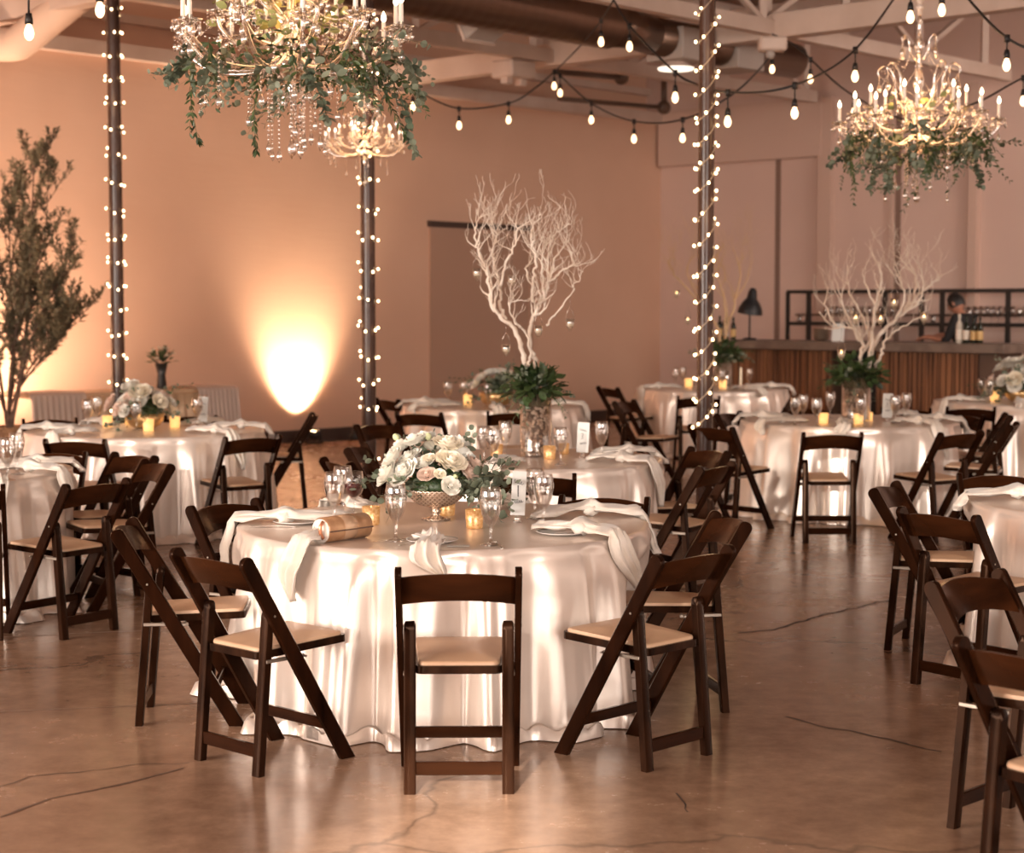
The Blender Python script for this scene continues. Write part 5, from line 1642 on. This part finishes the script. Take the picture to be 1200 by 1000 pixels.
chandelier(tuple(C2), 'warm glowing crystal chandelier hanging at the right', 5, 1.0, 12)
chandelier(tuple(C3), 'small far chandelier glowing behind the middle column', 8, .62, 5, up=3.2, dens=.5)
garland(tuple(C1), 'eucalyptus and ruscus garland under the largest chandelier, sprigs trailing both sides', 21, .50, 52,
        [(pol(.40, PI * .98, -.18), pol(.47, PI, -.28), Vector((-.43, -.05, -.50)), 'r', 0), (Vector((-.12, -.2, -.2)), Vector((.06 - .2, -.25, -.4)), Vector((-.13, -.25, -.56)), 'r', 0),
         (Vector((.45, -.1, -.16)), Vector((.52, -.1, -.34)), Vector((.58, -.1, -.56)), 'e', 0), (Vector((.40, -.12, -.2)), Vector((.47, -.12, -.34)), Vector((.54, -.1, -.48)), 'r', 0), (Vector((.5, 0, -.1)), Vector((.57, 0, -.16)), Vector((.6, 0, -.3)), 'e', 0),
         (Vector((-.45, -.1, -.05)), Vector((-.52, -.1, -.18)), Vector((-.55, -.1, -.22)), 'e', 0), (Vector((.1, -.3, -.2)), Vector((.16, -.33, -.3)), Vector((.2, -.3, -.42)), 'e', 0)], 1.0, -.36, 26)
garland(tuple(C2), 'dark green eucalyptus garland under the right chandelier, tips trailing low', 25, .50, 70,
        [(Vector((-.35, -.2, -.2)), Vector((-.34, -.25, -.34)), Vector((-.38, -.25, -.50)), 'e', 0), (Vector((-.45, 0, -.18)), Vector((-.55, 0, -.26)), Vector((-.62, 0, -.30)), 'e', 0),
         (Vector((.35, -.1, -.2)), Vector((.40, -.1, -.34)), Vector((.43, -.1, -.46)), 'e', 0), (Vector((-.3, -.2, -.3)), Vector((-.26, -.25, -.4)), Vector((-.27, -.25, -.5)), 'e', 0)], 1.1, -.46, 8)

# ------------------------------------------------------------------ bar, shelving and bartender
def barp(px, Y): return Vector(((px - 600) / F * Y, Y, 0))
BP = barp(1000, 22.0)                      # a point on the bar front line
def bar_s(px):
    k = (px - 600) / F
    return (k * BP.y - BP.x) / (BD.x - k * BD.y)
BH = 1.27
bar = empty('bar_counter', tuple(BP), ANG_B); tag(bar, 'long bar with vertical reclaimed board front and grey concrete top', 'bar')
sL, sR = bar_s(838), bar_s(1180)
sg0, sg1 = bar_s(969), bar_s(1021); sp_ = bar_s(1142); se = bar_s(1166)
# local frame: x along BD, y = away from the room (towards wall B)
b = MB(); b.box(((sL + sR) / 2, .35, BH - .055), (sR - sL, .86, .11), None, .008); b.build('countertop', M['concrete_top'], bar, smooth=False)
b = MB(); b.box(((sL + sg0) / 2, .40, (BH - .11) / 2), (sg0 - sL, .5, BH - .112)); b.box(((sg1 + se) / 2, .40, (BH - .11) / 2), (se - sg1, .5, BH - .112)); b.build('bar_body', M['bar_panel'], bar, smooth=False)
b = MB(); b.box(((sg0 + sg1) / 2, .62, (BH - .11) / 2), (sg1 - sg0, .04, BH - .112)); b.build('dark_gap_panel', M['black'], bar, smooth=False)  # black panel added to imitate shade in the gap between the fronts
rnd = random.Random(77)
def boards(s0, s1, nm):
    b = MB(); s = s0; i = 0
    while s < s1 - .03:
        w = rnd.choice([.045, .06, .075]); w = min(w, s1 - s)
        b.box((s + w / 2, .135 - rnd.choice([0, .006, .014]), (BH - .12) / 2 + .005), (w - .014, .022, BH - .13), None, .002); s += w
    b.build(nm, M['board'], bar, smooth=False)
boards(sL, sg0, 'board_front'); boards(sg1, sp_, 'board_front')
b = MB(); b.box(((sp_ + se) / 2, .13, (BH - .12) / 2), (se - sp_, .025, BH - .13)); b.build('end_panel', M['bar_panel'], bar, smooth=False)

def bar_pt(px, z, dy=.2):
    k = (px - 600) / F; O = BP + AD * dy
    s = (k * O.y - O.x) / (BD.x - k * BD.y); return BP + BD * s + AD * dy + Vector((0, 0, z))
# shelving behind the bar
SP = BP + AD * 2.0
def sh_s(px):
    k = (px - 600) / F
    return (k * SP.y - SP.x) / (BD.x - k * BD.y)
shelf = empty('shelving_unit', tuple(SP), ANG_B); tag(shelf, 'black metal shelving unit holding rows of glasses behind the bar', 'shelf')
x0 = sh_s(922); x1 = sh_s(1225)
zt = at_y(1000, 341, SP.y).z; z1_ = at_y(1000, 380.5, SP.y).z; z0_ = at_y(1000, 367, SP.y).z
for nm, z, t in (('top_rail', zt, .05), ('shelf_board', z1_, .05)):
    b = MB()
    if nm == 'top_rail':
        for y in (0, .4): b.box(((x0 + x1) / 2, y, z), (x1 - x0, .045, .05))
    else: b.box(((x0 + x1) / 2, .2, z), (x1 - x0, .44, t))
    b.build(nm, M['black_metal'], shelf, smooth=False)
b = MB(); b.box(((x0 + x1) / 2, .3, z0_ - .03), (x1 - x0, .2, .03)); b.build('upper_shelf_board', M['bar_panel'], shelf, smooth=False)
b = MB(); b.box(((x0 + x1) / 2, .2, .55), (x1 - x0, .44, .05)); b.build('shelf_board', M['black_metal'], shelf, smooth=False)
for px in (922.5, 947, 1036, 1079, 1103, 1180, 1224):
    s = sh_s(px); y = 0.0 if px not in (1036, 1079) else .0
    b = MB(); b.box((s, y, zt / 2), (.055 if px != 922.5 else .04, .05, zt)); b.build('post', M['black_metal'], shelf, smooth=False)
# rows of small glasses on the shelves: background glassware
tg = MB(); tg.lathe([(0, 0), (.026, 0), (.030, .004), (.034, .10), (.032, .10), (.027, .008), (0, .008)], 12); TGm = tg.mesh('tumbler', thin_glass('shelf_glass', (.9, .88, .86), .35, .15, .9))
wg = MB(); wg.lathe([(0, 0), (.03, 0), (.005, .008), (.004, .07), (.03, .10), (.036, .14), (.03, .18), (.028, .18), (.033, .14), (.027, .10), (0, .075)], 12); WGm = wg.mesh('stemmed_glass', bpy.data.materials['shelf_glass'])
for px0, px1, z, me, lab, st, dy in ((1110, 1176, z0_ - .012, TGm, 'tumblers standing in a row on the upper shelf right of the bartender', .085, .30), (1110, 1176, z1_ + .028, WGm, 'stemmed glasses in a row on the lower shelf right of the bartender', .10, .12),
                         (1184, 1222, z0_ - .012, TGm, 'tumblers on the upper shelf at the right frame edge', .085, .30), (1184, 1222, z1_ + .028, WGm, 'stemmed glasses on the lower shelf at the right frame edge', .10, .12),
                         (950, 1034, z0_ - .012, TGm, 'tumblers on the upper shelf behind the branches', .085, .30), (926, 944, z1_ + .028, TGm, 'tumblers at the left end of the lower shelf', .09, .12),
                         (1081, 1101, z1_ + .028, TGm, 'tumblers on the lower shelf left of the bartender', .09, .15)):
    a = sh_s(px0); c = sh_s(px1)
    n = max(2, int((c - a) / st))
    for i in range(n):
        p = SP + BD * (a + (c - a) * (i + .5) / n) + AD * dy
        o = link('shelf_glass', me, None, (p.x, p.y, z)); tag(o, lab, 'glass', lab)
# stacked bowls and a card on the bar
p = bar_pt(962, BH + .001, .3); b = MB()
for k in range(5): b.lathe([(.05, k * .028), (.12, .05 + k * .028), (.125, .052 + k * .028), (.05, .008 + k * .028)], 16)
tag(b.build('bowl_stack', M['mercury'], loc=p), 'stack of grey bowls on the bar, left of the white branches', 'bowls')
p = bar_pt(981, BH + .001, .25); b = MB(); b.box((0, 0, .12), (.15, .006, .24), Matrix.Rotation(.35, 4, 'X')); b.box((0, .07, .10), (.02, .005, .2), Matrix.Rotation(-.25, 4, 'X'))
tag(b.build('bar_menu_stand', M['card'], smooth=False, loc=p), 'leaning pale menu board on the bar behind the white branches', 'menu stand')
# desk lamp on the bar
p = bar_pt(878, BH + .001, .3); lamp = empty('desk_lamp', p, ANG_B); tag(lamp, 'black desk lamp with a bell shade standing on the left end of the bar', 'lamp')
b = MB(); b.lathe([(0, 0), (.09, 0), (.09, .02), (.02, .03), (0, .03)], 20); b.build('base', M['shade_black'], lamp)
b = MB(); b.tube([(0, 0, .02), (0, 0, .40)], .012, 8); b.build('pole', M['shade_black'], lamp)
b = MB(); b.lathe([(.165, .0), (.155, .07), (.115, .15), (.07, .20), (.055, .30), (.03, .34), (0, .345), (0, .335), (.045, .29), (.06, .195), (.105, .145), (.145, .07), (.155, .0)], 24, M=Matrix.Translation((0, 0, .34)) @ Matrix.Rotation(.16, 4, 'Y')); b.build('lamp_shade', M['shade_black'], lamp)
# bottles
def bottle(px, lab, m1, m2, sc=1.0, dy=.15, grp='bottles on the bar before the bartender'):
    p = bar_pt(px, BH + .001, dy); r = empty('bottle', p); r.scale = (sc,) * 3; tag(r, lab, 'bottle', grp)
    b = MB(); b.lathe([(0, 0), (.037, 0), (.038, .01), (.038, .18), (.030, .215), (.014, .24), (.0135, .30), (.015, .302), (.015, .31), (0, .31)], 18); b.build('bottle_body', m1, r)
    b = MB(); b.lathe([(.0385, .04), (.0392, .042), (.0392, .145), (.0385, .147)], 18); b.build('paper_label', m2, r)
    b = MB(); b.lathe([(.0155, .262), (.016, .264), (.016, .312), (0, .313)], 12); b.build('foil_cap', m1, r)
bottle(1123.5, 'pale bottle, leftmost of the four before the bartender', M['bottle_clear'], M['label_white'], 1.12)
bottle(1132, 'dark bottle with cream label, second from the left', M['bottle_green'], M['label_white'], 1.05)
bottle(1140.5, 'dark bottle with gold label, third from the left', M['bottle_green'], M['label_gold'], 1.0)
bottle(1147.5, 'dark bottle with gold label, rightmost of the four', M['bottle_green'], M['label_gold'], 1.0)
g_ = 'bottles on the left end of the bar'
bottle(843, 'dark bottle nearest the right column on the bar', M['bottle_green'], M['label_gold'], 1.0, .2, g_); bottle(850, 'taller dark bottle left of the desk lamp', M['bottle_green'], M['label_white'], 1.15, .3, g_); bottle(859, 'bottle with reddish label just left of the desk lamp', M['bottle_green'], M['label_gold'], .95, .2, g_)

# bartender
def bartender():
    base = bar_pt(1131, 0, 1.15)
    r = empty('bartender', (base.x, base.y, 0), ANG_B)
    r.scale = (1.07,) * 3; tag(r, 'person in a black shirt behind the bar, head bowed, arms reaching left', 'person')
    # local x along BD (to the right), y away; person faces -x and slightly to the room
    J = {'pelvis': (.02, 0, .98), 'spine': (.02, 0, 1.15), 'chest': (-.02, 0, 1.36), 'neck': (-.07, 0, 1.50), 'headb': (-.10, 0, 1.56),
         'shL': (-.03, -.19, 1.44), 'elL': (-.12, -.24, 1.19), 'wrL': (-.36, -.20, 1.24), 'shR': (-.03, .19, 1.44), 'elR': (-.12, .24, 1.20), 'wrR': (-.36, .10, 1.26),
         'hipL': (.02, -.10, .93), 'knL': (-.02, -.11, .50), 'anL': (.03, -.11, .08), 'toL': (-.14, -.12, .03), 'hipR': (.02, .10, .93), 'knR': (-.02, .11, .50), 'anR': (.03, .11, .08), 'toR': (-.14, .12, .03)}
    rad = {'pelvis': .15, 'spine': .14, 'chest': .155, 'neck': .06, 'headb': .055, 'shL': .075, 'elL': .048, 'wrL': .030, 'shR': .075, 'elR': .048, 'wrR': .030, 'hipL': .095, 'knL': .062, 'anL': .042, 'toL': .038, 'hipR': .095, 'knR': .062, 'anR': .042, 'toR': .038}
    E = [('pelvis', 'spine'), ('spine', 'chest'), ('chest', 'neck'), ('neck', 'headb'), ('chest', 'shL'), ('shL', 'elL'), ('elL', 'wrL'), ('chest', 'shR'), ('shR', 'elR'), ('elR', 'wrR'), ('pelvis', 'hipL'), ('hipL', 'knL'), ('knL', 'anL'), ('anL', 'toL'), ('pelvis', 'hipR'), ('hipR', 'knR'), ('knR', 'anR'), ('anR', 'toR')]
    J = dict(J); ks = list(J)
    # hands: five fingers each
    for sd, w in (('L', 'wrL'), ('R', 'wrR')):
        W = Vector(J[w]); palm = W + Vector((-.075, .015 if sd == 'L' else -.015, -.01))
        J['pa' + sd] = tuple(palm); rad['pa' + sd] = .034; E.append((w, 'pa' + sd))
        for fi in range(4):
            off = (fi - 1.5) * .020; ln = (.062, .072, .068, .054)[fi]
            a = palm + Vector((-.03, off, -.002)); c = a + Vector((-ln * .6, off * .2, -.012)); e = c + Vector((-ln * .45, 0, -.028))
            for nm, q, rr in (('a', a, .0105), ('c', c, .0095), ('e', e, .008)):
                J['f%s%d%s' % (sd, fi, nm)] = tuple(q); rad['f%s%d%s' % (sd, fi, nm)] = rr
            E += [('pa' + sd, 'f%s%da' % (sd, fi)), ('f%s%da' % (sd, fi), 'f%s%dc' % (sd, fi)), ('f%s%dc' % (sd, fi), 'f%s%de' % (sd, fi))]
        t0 = palm + Vector((.015, .035 * (1 if sd == 'L' else -1), .0)); t1 = t0 + Vector((-.035, .012 * (1 if sd == 'L' else -1), -.015))
        J['t%s0' % sd] = tuple(t0); J['t%s1' % sd] = tuple(t1); rad['t%s0' % sd] = .012; rad['t%s1' % sd] = .009
        E += [('pa' + sd, 't%s0' % sd), ('t%s0' % sd, 't%s1' % sd)]
    ks = list(J); me = bpy.data.meshes.new('body')
    me.from_pydata([J[k] for k in ks], [(ks.index(a), ks.index(c)) for a, c in E], [])
    o = link('body', me, r); sk = o.modifiers.new('skin', 'SKIN'); me.skin_vertices or me.attributes
    if not me.skin_vertices:
        bpy.context.view_layer.objects.active = o
    sv = me.skin_vertices[0].data
    for i, k in enumerate(ks):
        q = rad[k]; sv[i].radius = (q, q)
        if k in ('chest',): sv[i].radius = (q * .75, q * 1.05)
        sv[i].use_root = (k == 'pelvis')
    sub = o.modifiers.new('sub', 'SUBSURF'); sub.levels = 2; sub.render_levels = 2
    # bake the modifiers, then colour skin / shirt / trousers by region
    dg = bpy.context.evaluated_depsgraph_get(); ev = o.evaluated_get(dg); nm = bpy.data.meshes.new_from_object(ev)
    o.modifiers.clear(); o.data = nm; nm.materials.clear()
    for m_ in (M['skin'], M['shirt'], mat('dark_trousers', (.02, .018, .02), .8)): nm.materials.append(m_)
    nm.polygons.foreach_set('use_smooth', [True] * len(nm.polygons))
    for p in nm.polygons:
        c = p.center
        if c.z > 1.52 or (c.x < -.17 and c.z > 1.0): p.material_index = 0
        elif c.z > .95: p.material_index = 1
        else: p.material_index = 2
    # head with face, bowed towards -x
    HM = Matrix.Translation((-.135, 0, 1.625)) @ Matrix.Rotation(-.45, 4, 'Y')
    b = MB(); prof = []
    nseg, nr_ = 20, 14; vs = []
    for j in range(nr_ + 1):
        v = PI * j / nr_
        for i in range(nseg):
            u = 2 * PI * i / nseg
            x = -math.cos(u) * math.sin(v); y = math.sin(u) * math.sin(v); z = math.cos(v)
            px_, py_, pz_ = x * .098, y * .074, z * .118
            if z < 0: px_ *= 1 + .10 * z; py_ *= 1 + .28 * z
            if x < -.85 and abs(y) < .22 and -.35 < z < .15: px_ -= .020 * (1 - abs(y) / .25)       # nose
            if x < -.8 and abs(y) < .5 and .1 < z < .35: px_ += .006
            if x < -.5 and z < -.75: px_ -= .010
            vs.append((px_, py_, pz_))
    b.grid(vs, nseg, nr_ + 1, closed_u=True)
    for sy in (-1, 1): b.ball((.012, sy * .078, -.005), .026, 8, 6, (.8, .35, 1.2))
    bb_ = MB(); bb_.merge(b, HM); hd = bb_.build('head', M['skin'], r)
    b = MB()
    for sy in (-1, 1): b.ball((-.088, sy * .030, .012), .009, 8, 6, (.7, 1.3, .8)); b.box((-.092, sy * .030, .034), (.01, .034, .006))
    b.box((-.094, 0, -.062), (.008, .042, .007))
    b2 = MB(); b2.merge(b, HM); b2.build('facial_features', M['hair'], hd, smooth=False)
    b = MB(); vs = []
    for j in range(11):
        v = PI * .62 * j / 10
        for i in range(20):
            u = 2 * PI * i / 20; x = -math.cos(u) * math.sin(v); y = math.sin(u) * math.sin(v); z = math.cos(v)
            k = 1.09 + .03 * math.sin(i * 2.3 + j)
            px_ = x * .10 * k
            if x < -.3 and z < .45: px_ = x * .092; 
            vs.append((px_ + .006, y * .078 * k, z * .122 * k + (0.03 if (x < -.4 and z < .35) else 0)))
    b.grid(vs, 20, 11, closed_u=True); b2 = MB(); b2.merge(b, HM); b2.build('hair', M['hair'], r)
bartender()

# ------------------------------------------------------------------ olive tree, draped back table, uplight
def olive():
    base = on_z(10, 545, 0); base = Vector(((10 - 600) / F * 17.6, 17.6, 0))
    r = empty('potted_olive_tree', base); tag(r, 'slender potted olive tree with dusty leaves against the tan wall at the left', 'tree')
    b = MB(); b.lathe([(0, 0), (.17, 0), (.21, .10), (.23, .30), (.22, .50), (.235, .52), (.21, .52), (.20, .44), (0, .44)], 26); b.build('basket_pot', M['basket'], r)
    rnd = random.Random(5); lb = MB(); bb2 = MB()
    def grow(p, d, L, rr, depth, up=.25):
        n = 7; pts = [p]; q = p; dd = Vector(d).normalized()
        for i in range(n):
            dd = (dd + Vector((rnd.uniform(-1, 1), rnd.uniform(-1, 1), rnd.uniform(-.4, .8))) * .13 + Vector((0, 0, up * .12))).normalized()
            q = q + dd * L / n; pts.append(q)
            if depth > 0 and i >= 1:
                for _ in range(2 if depth == 2 else 1):
                    if rnd.random() < .8:
                        sd = Vector((rnd.uniform(-1, 1), rnd.uniform(-1, 1), rnd.uniform(0, .8)))
                        grow(q, dd * .75 + sd * .65, L * rnd.uniform(.28, .52), rr * .5, depth - 1, up)
        bb2.tube(pts, [max(.0015, rr * (1 - .8 * i / n)) for i in range(n + 1)], 5)
        if depth <= 1:
            for i in range(len(pts)):
                for _ in range(2):
                    f = rnd.random(); a = pts[i].lerp(pts[min(i + 1, n)], f)
                    leaf_geo(lb, a, dd * .7 + Vector((rnd.uniform(-1, 1), rnd.uniform(-1, 1), rnd.uniform(-.6, 1))), (rnd.uniform(-1, 1), rnd.uniform(-1, 1), 1), rnd.uniform(.045, .075), rnd.uniform(.014, .022))
    k = 17.6 / F
    def W(px, py, dy=0): return Vector(((px - 10) * k, dy, EYE - (py - 360) * k))
    mains = [((14, 490), (30, 400), (38, 300), (44, 196), .026), ((8, 490), (14, 420), (8, 330), (6, 245), .024), ((16, 485), (40, 400), (66, 350), (97, 306), .018), ((12, 490), (30, 440), (62, 400), (92, 372), .016),
             ((6, 490), (-8, 400), (-20, 320), (-30, 250), .022), ((14, 470), (44, 430), (60, 415), (74, 395), .014), ((12, 450), (30, 340), (52, 300), (60, 215), .018), ((10, 460), (20, 360), (30, 290), (22, 235), .018), ((4, 480), (-10, 430), (-40, 390), (-60, 350), .016)]
    for i, (a, c, d, e, rr) in enumerate(mains):
        P = smooth_path([Vector((0, 0, .46)), W(*a), W(*c, .12 * math.sin(i * 2.1)), W(*d, .22 * math.sin(i * 2.1)), W(*e, .28 * math.sin(i * 2.1))], 6)
        b = MB(); b.tube(P, [rr * (1 - .82 * j / (len(P) - 1)) for j in range(len(P))], 7); b.build('stem', M['bark'], r)
        for j in range(9, len(P)):
            dd = (P[j] - P[j - 1]).normalized()
            for _ in range(2):
                if rnd.random() < .62: grow(P[j], dd * .9 + Vector((rnd.uniform(-1, 1), rnd.uniform(-1, 1), rnd.uniform(0, .5))) * .7, rnd.uniform(.25, .55) * (1.15 - .45 * j / len(P)), rr * .3, 1)
    bb2.build('twigs', M['bark'], r); lb.build('foliage', M['leaf_olive'], r)
olive()

bt = at_y(140, 458, 18.9); k_ = 18.9 / F
r = empty('buffet_table', (bt.x, bt.y, 0), ANG_A); tag(r, 'long back table with burlap top and sheer draped ends against the left wall', 'table')
Lh = 1.28
b = MB(); b.box((0, 0, .80), (Lh * 2, .62, .04), None, .006); b.build('tabletop', M['satin_gold'], r, smooth=False)
def drape(x0, x1, y, z1, nm, m, seed):
    n = 60; vs = []
    for j, z in enumerate((z1, z1 - .02, z1 * .7, z1 * .35, .01)):
        for i in range(n):
            t = i / (n - 1); x = x0 + (x1 - x0) * t
            vs.append((x, y - .012 * (j > 0) - (.02 + .02 * j) * (j > 0) * abs(math.sin(t * 26 * abs(x1 - x0) + seed)) , z))
    b = MB(); b.grid(vs, n, 5); return b.build(nm, m, r)
drape(-Lh, Lh, -.32, .78, 'front_cloth', M['satin_gold'], 1)
for a, c in ((-Lh - .02, -Lh + .62), (Lh - .52, Lh + .02)):
    n = 40; vs = []
    for (y, z) in ((.3, .835), (0, .837), (-.33, .835), (-.37, .80), (-.39, .5), (-.40, .2), (-.41, .01)):
        for i in range(n):
            t = i / (n - 1); w = math.sin(t * 30) * (.012 if z < .8 else .002)
            vs.append((a + (c - a) * t, y - abs(w) * 2, z))
    b = MB(); b.grid(vs, n, 7); b.build('sheer_runner', M['sheer'], r)
vp = Vector(((189 - 600) / F * 19.1, 19.1, .825)); r = empty('flower_vase', tuple(vp)); tag(r, 'dark vase of yellow-green flowers on the back table by the tan wall', 'vase')
b = MB(); b.lathe([(0, 0), (.05, 0), (.055, .02), (.045, .15), (.07, .27), (.062, .27), (.04, .15), (0, .03)], 18); b.build('vase', M['terracotta'], r)
rnd = random.Random(3); b = MB()
for k in range(80):
    a = rnd.random() * 6.28; e = rnd.uniform(.2, 1.5); d = Vector((math.cos(a) * math.cos(e), math.sin(a) * math.cos(e), math.sin(e)))
    leaf_geo(b, Vector((0, 0, .26)) + d * rnd.uniform(.02, .14), d, (rnd.uniform(-1, 1), rnd.uniform(-1, 1), 1), .08, .022)
b.build('leaves', M['leaf'], r)
for k in range(14):
    a = rnd.random() * 6.28; e = rnd.uniform(.2, 1.4); d = Vector((math.cos(a) * math.cos(e), math.sin(a) * math.cos(e), math.sin(e)))
    o = link('blossom', ROSES[1], r, Vector((0, 0, .28)) + d * .16); o.scale = (.028,) * 3

# uplight fixture against wall A
us = wall_a_s(347); up_ = CORNER - AD * us + BD * .32
r = empty('uplight', (up_.x, up_.y, 0), ANG_A); tag(r, 'small black floor uplight throwing the bright cone on the tan wall', 'lamp')
b = MB(); b.box((0, 0, .012), (.24, .10, .016), None, .002); b.box((.11, 0, .07), (.008, .04, .12)); b.box((-.11, 0, .07), (.008, .04, .12)); b.build('yoke', M['black_lamp'], r, smooth=False)
b = MB(); b.lathe([(0, -.05), (.07, -.05), (.085, .0), (.09, .06), (.082, .06), (.07, .0), (0, 0)], 22, M=Matrix.Translation((0, 0, .11)) @ Matrix.Rotation(.2, 4, 'X')); b.build('lamp_head', M['black_lamp'], r)
b = MB(); b.lathe([(0, .0), (.075, .03), (0, .032)], 20, M=Matrix.Translation((0, 0, .11)) @ Matrix.Rotation(.2, 4, 'X')); b.build('lens', emissive('uplight_lens', (1, .6, .25), 20), r)
up2 = CORNER - AD * (us - .75) + BD * .25
r = empty('uplight', (up2.x, up2.y, 0), ANG_A); tag(r, 'small unlit black fixture on the floor right of the bright wall cone', 'lamp')
b = MB(); b.lathe([(0, 0), (.06, 0), (.065, .05), (.03, .09), (.02, .2), (0, .2)], 14); b.build('lamp_head', M['black_lamp'], r)
b = MB(); b.tube([(0, 0, .02), (-.3, .05, .012), (-.6, -.02, .012)], .012, 6); b.build('power_cord', M['black_lamp'], r)
fix = Vector((up_.x, up_.y, .22))
spot_light('uplight_beam', fix + Vector((0, 0, 0)), CORNER - AD * us + BD * .02 + Vector((0, 0, .95)), 280, (1, .74, .50), 84, .9, .05)
spot_light('uplight_wash', fix + Vector((0, 0, 0)), CORNER - AD * us + BD * .0 + Vector((0, 0, 2.6)), 60, (1, .68, .46), 110, 1.0, .05)
# neighbouring uplights along the same wall, outside the frame
for s_, e_ in ((wall_a_s(-60), 900), (wall_a_s(-60) + 3.2, 900)):
    q = CORNER - AD * s_ + BD * .9 + Vector((0, 0, .2))
    spot_light('uplight_wash', q, q - BD * .9 + AD * 1.2 + Vector((0, 0, 3.0)), e_ * .36, (1, .70, .50), 130, 1.0, .3)
scn.cycles.use_denoising = True
scn.cycles.max_bounces = 7
scn.cycles.transparent_max_bounces = 24
scn.cycles.diffuse_bounces = 4
scn.cycles.glossy_bounces = 3
scn.cycles.caustics_reflective = False
scn.cycles.caustics_refractive = False
scn.cycles.sample_clamp_indirect = 4.0
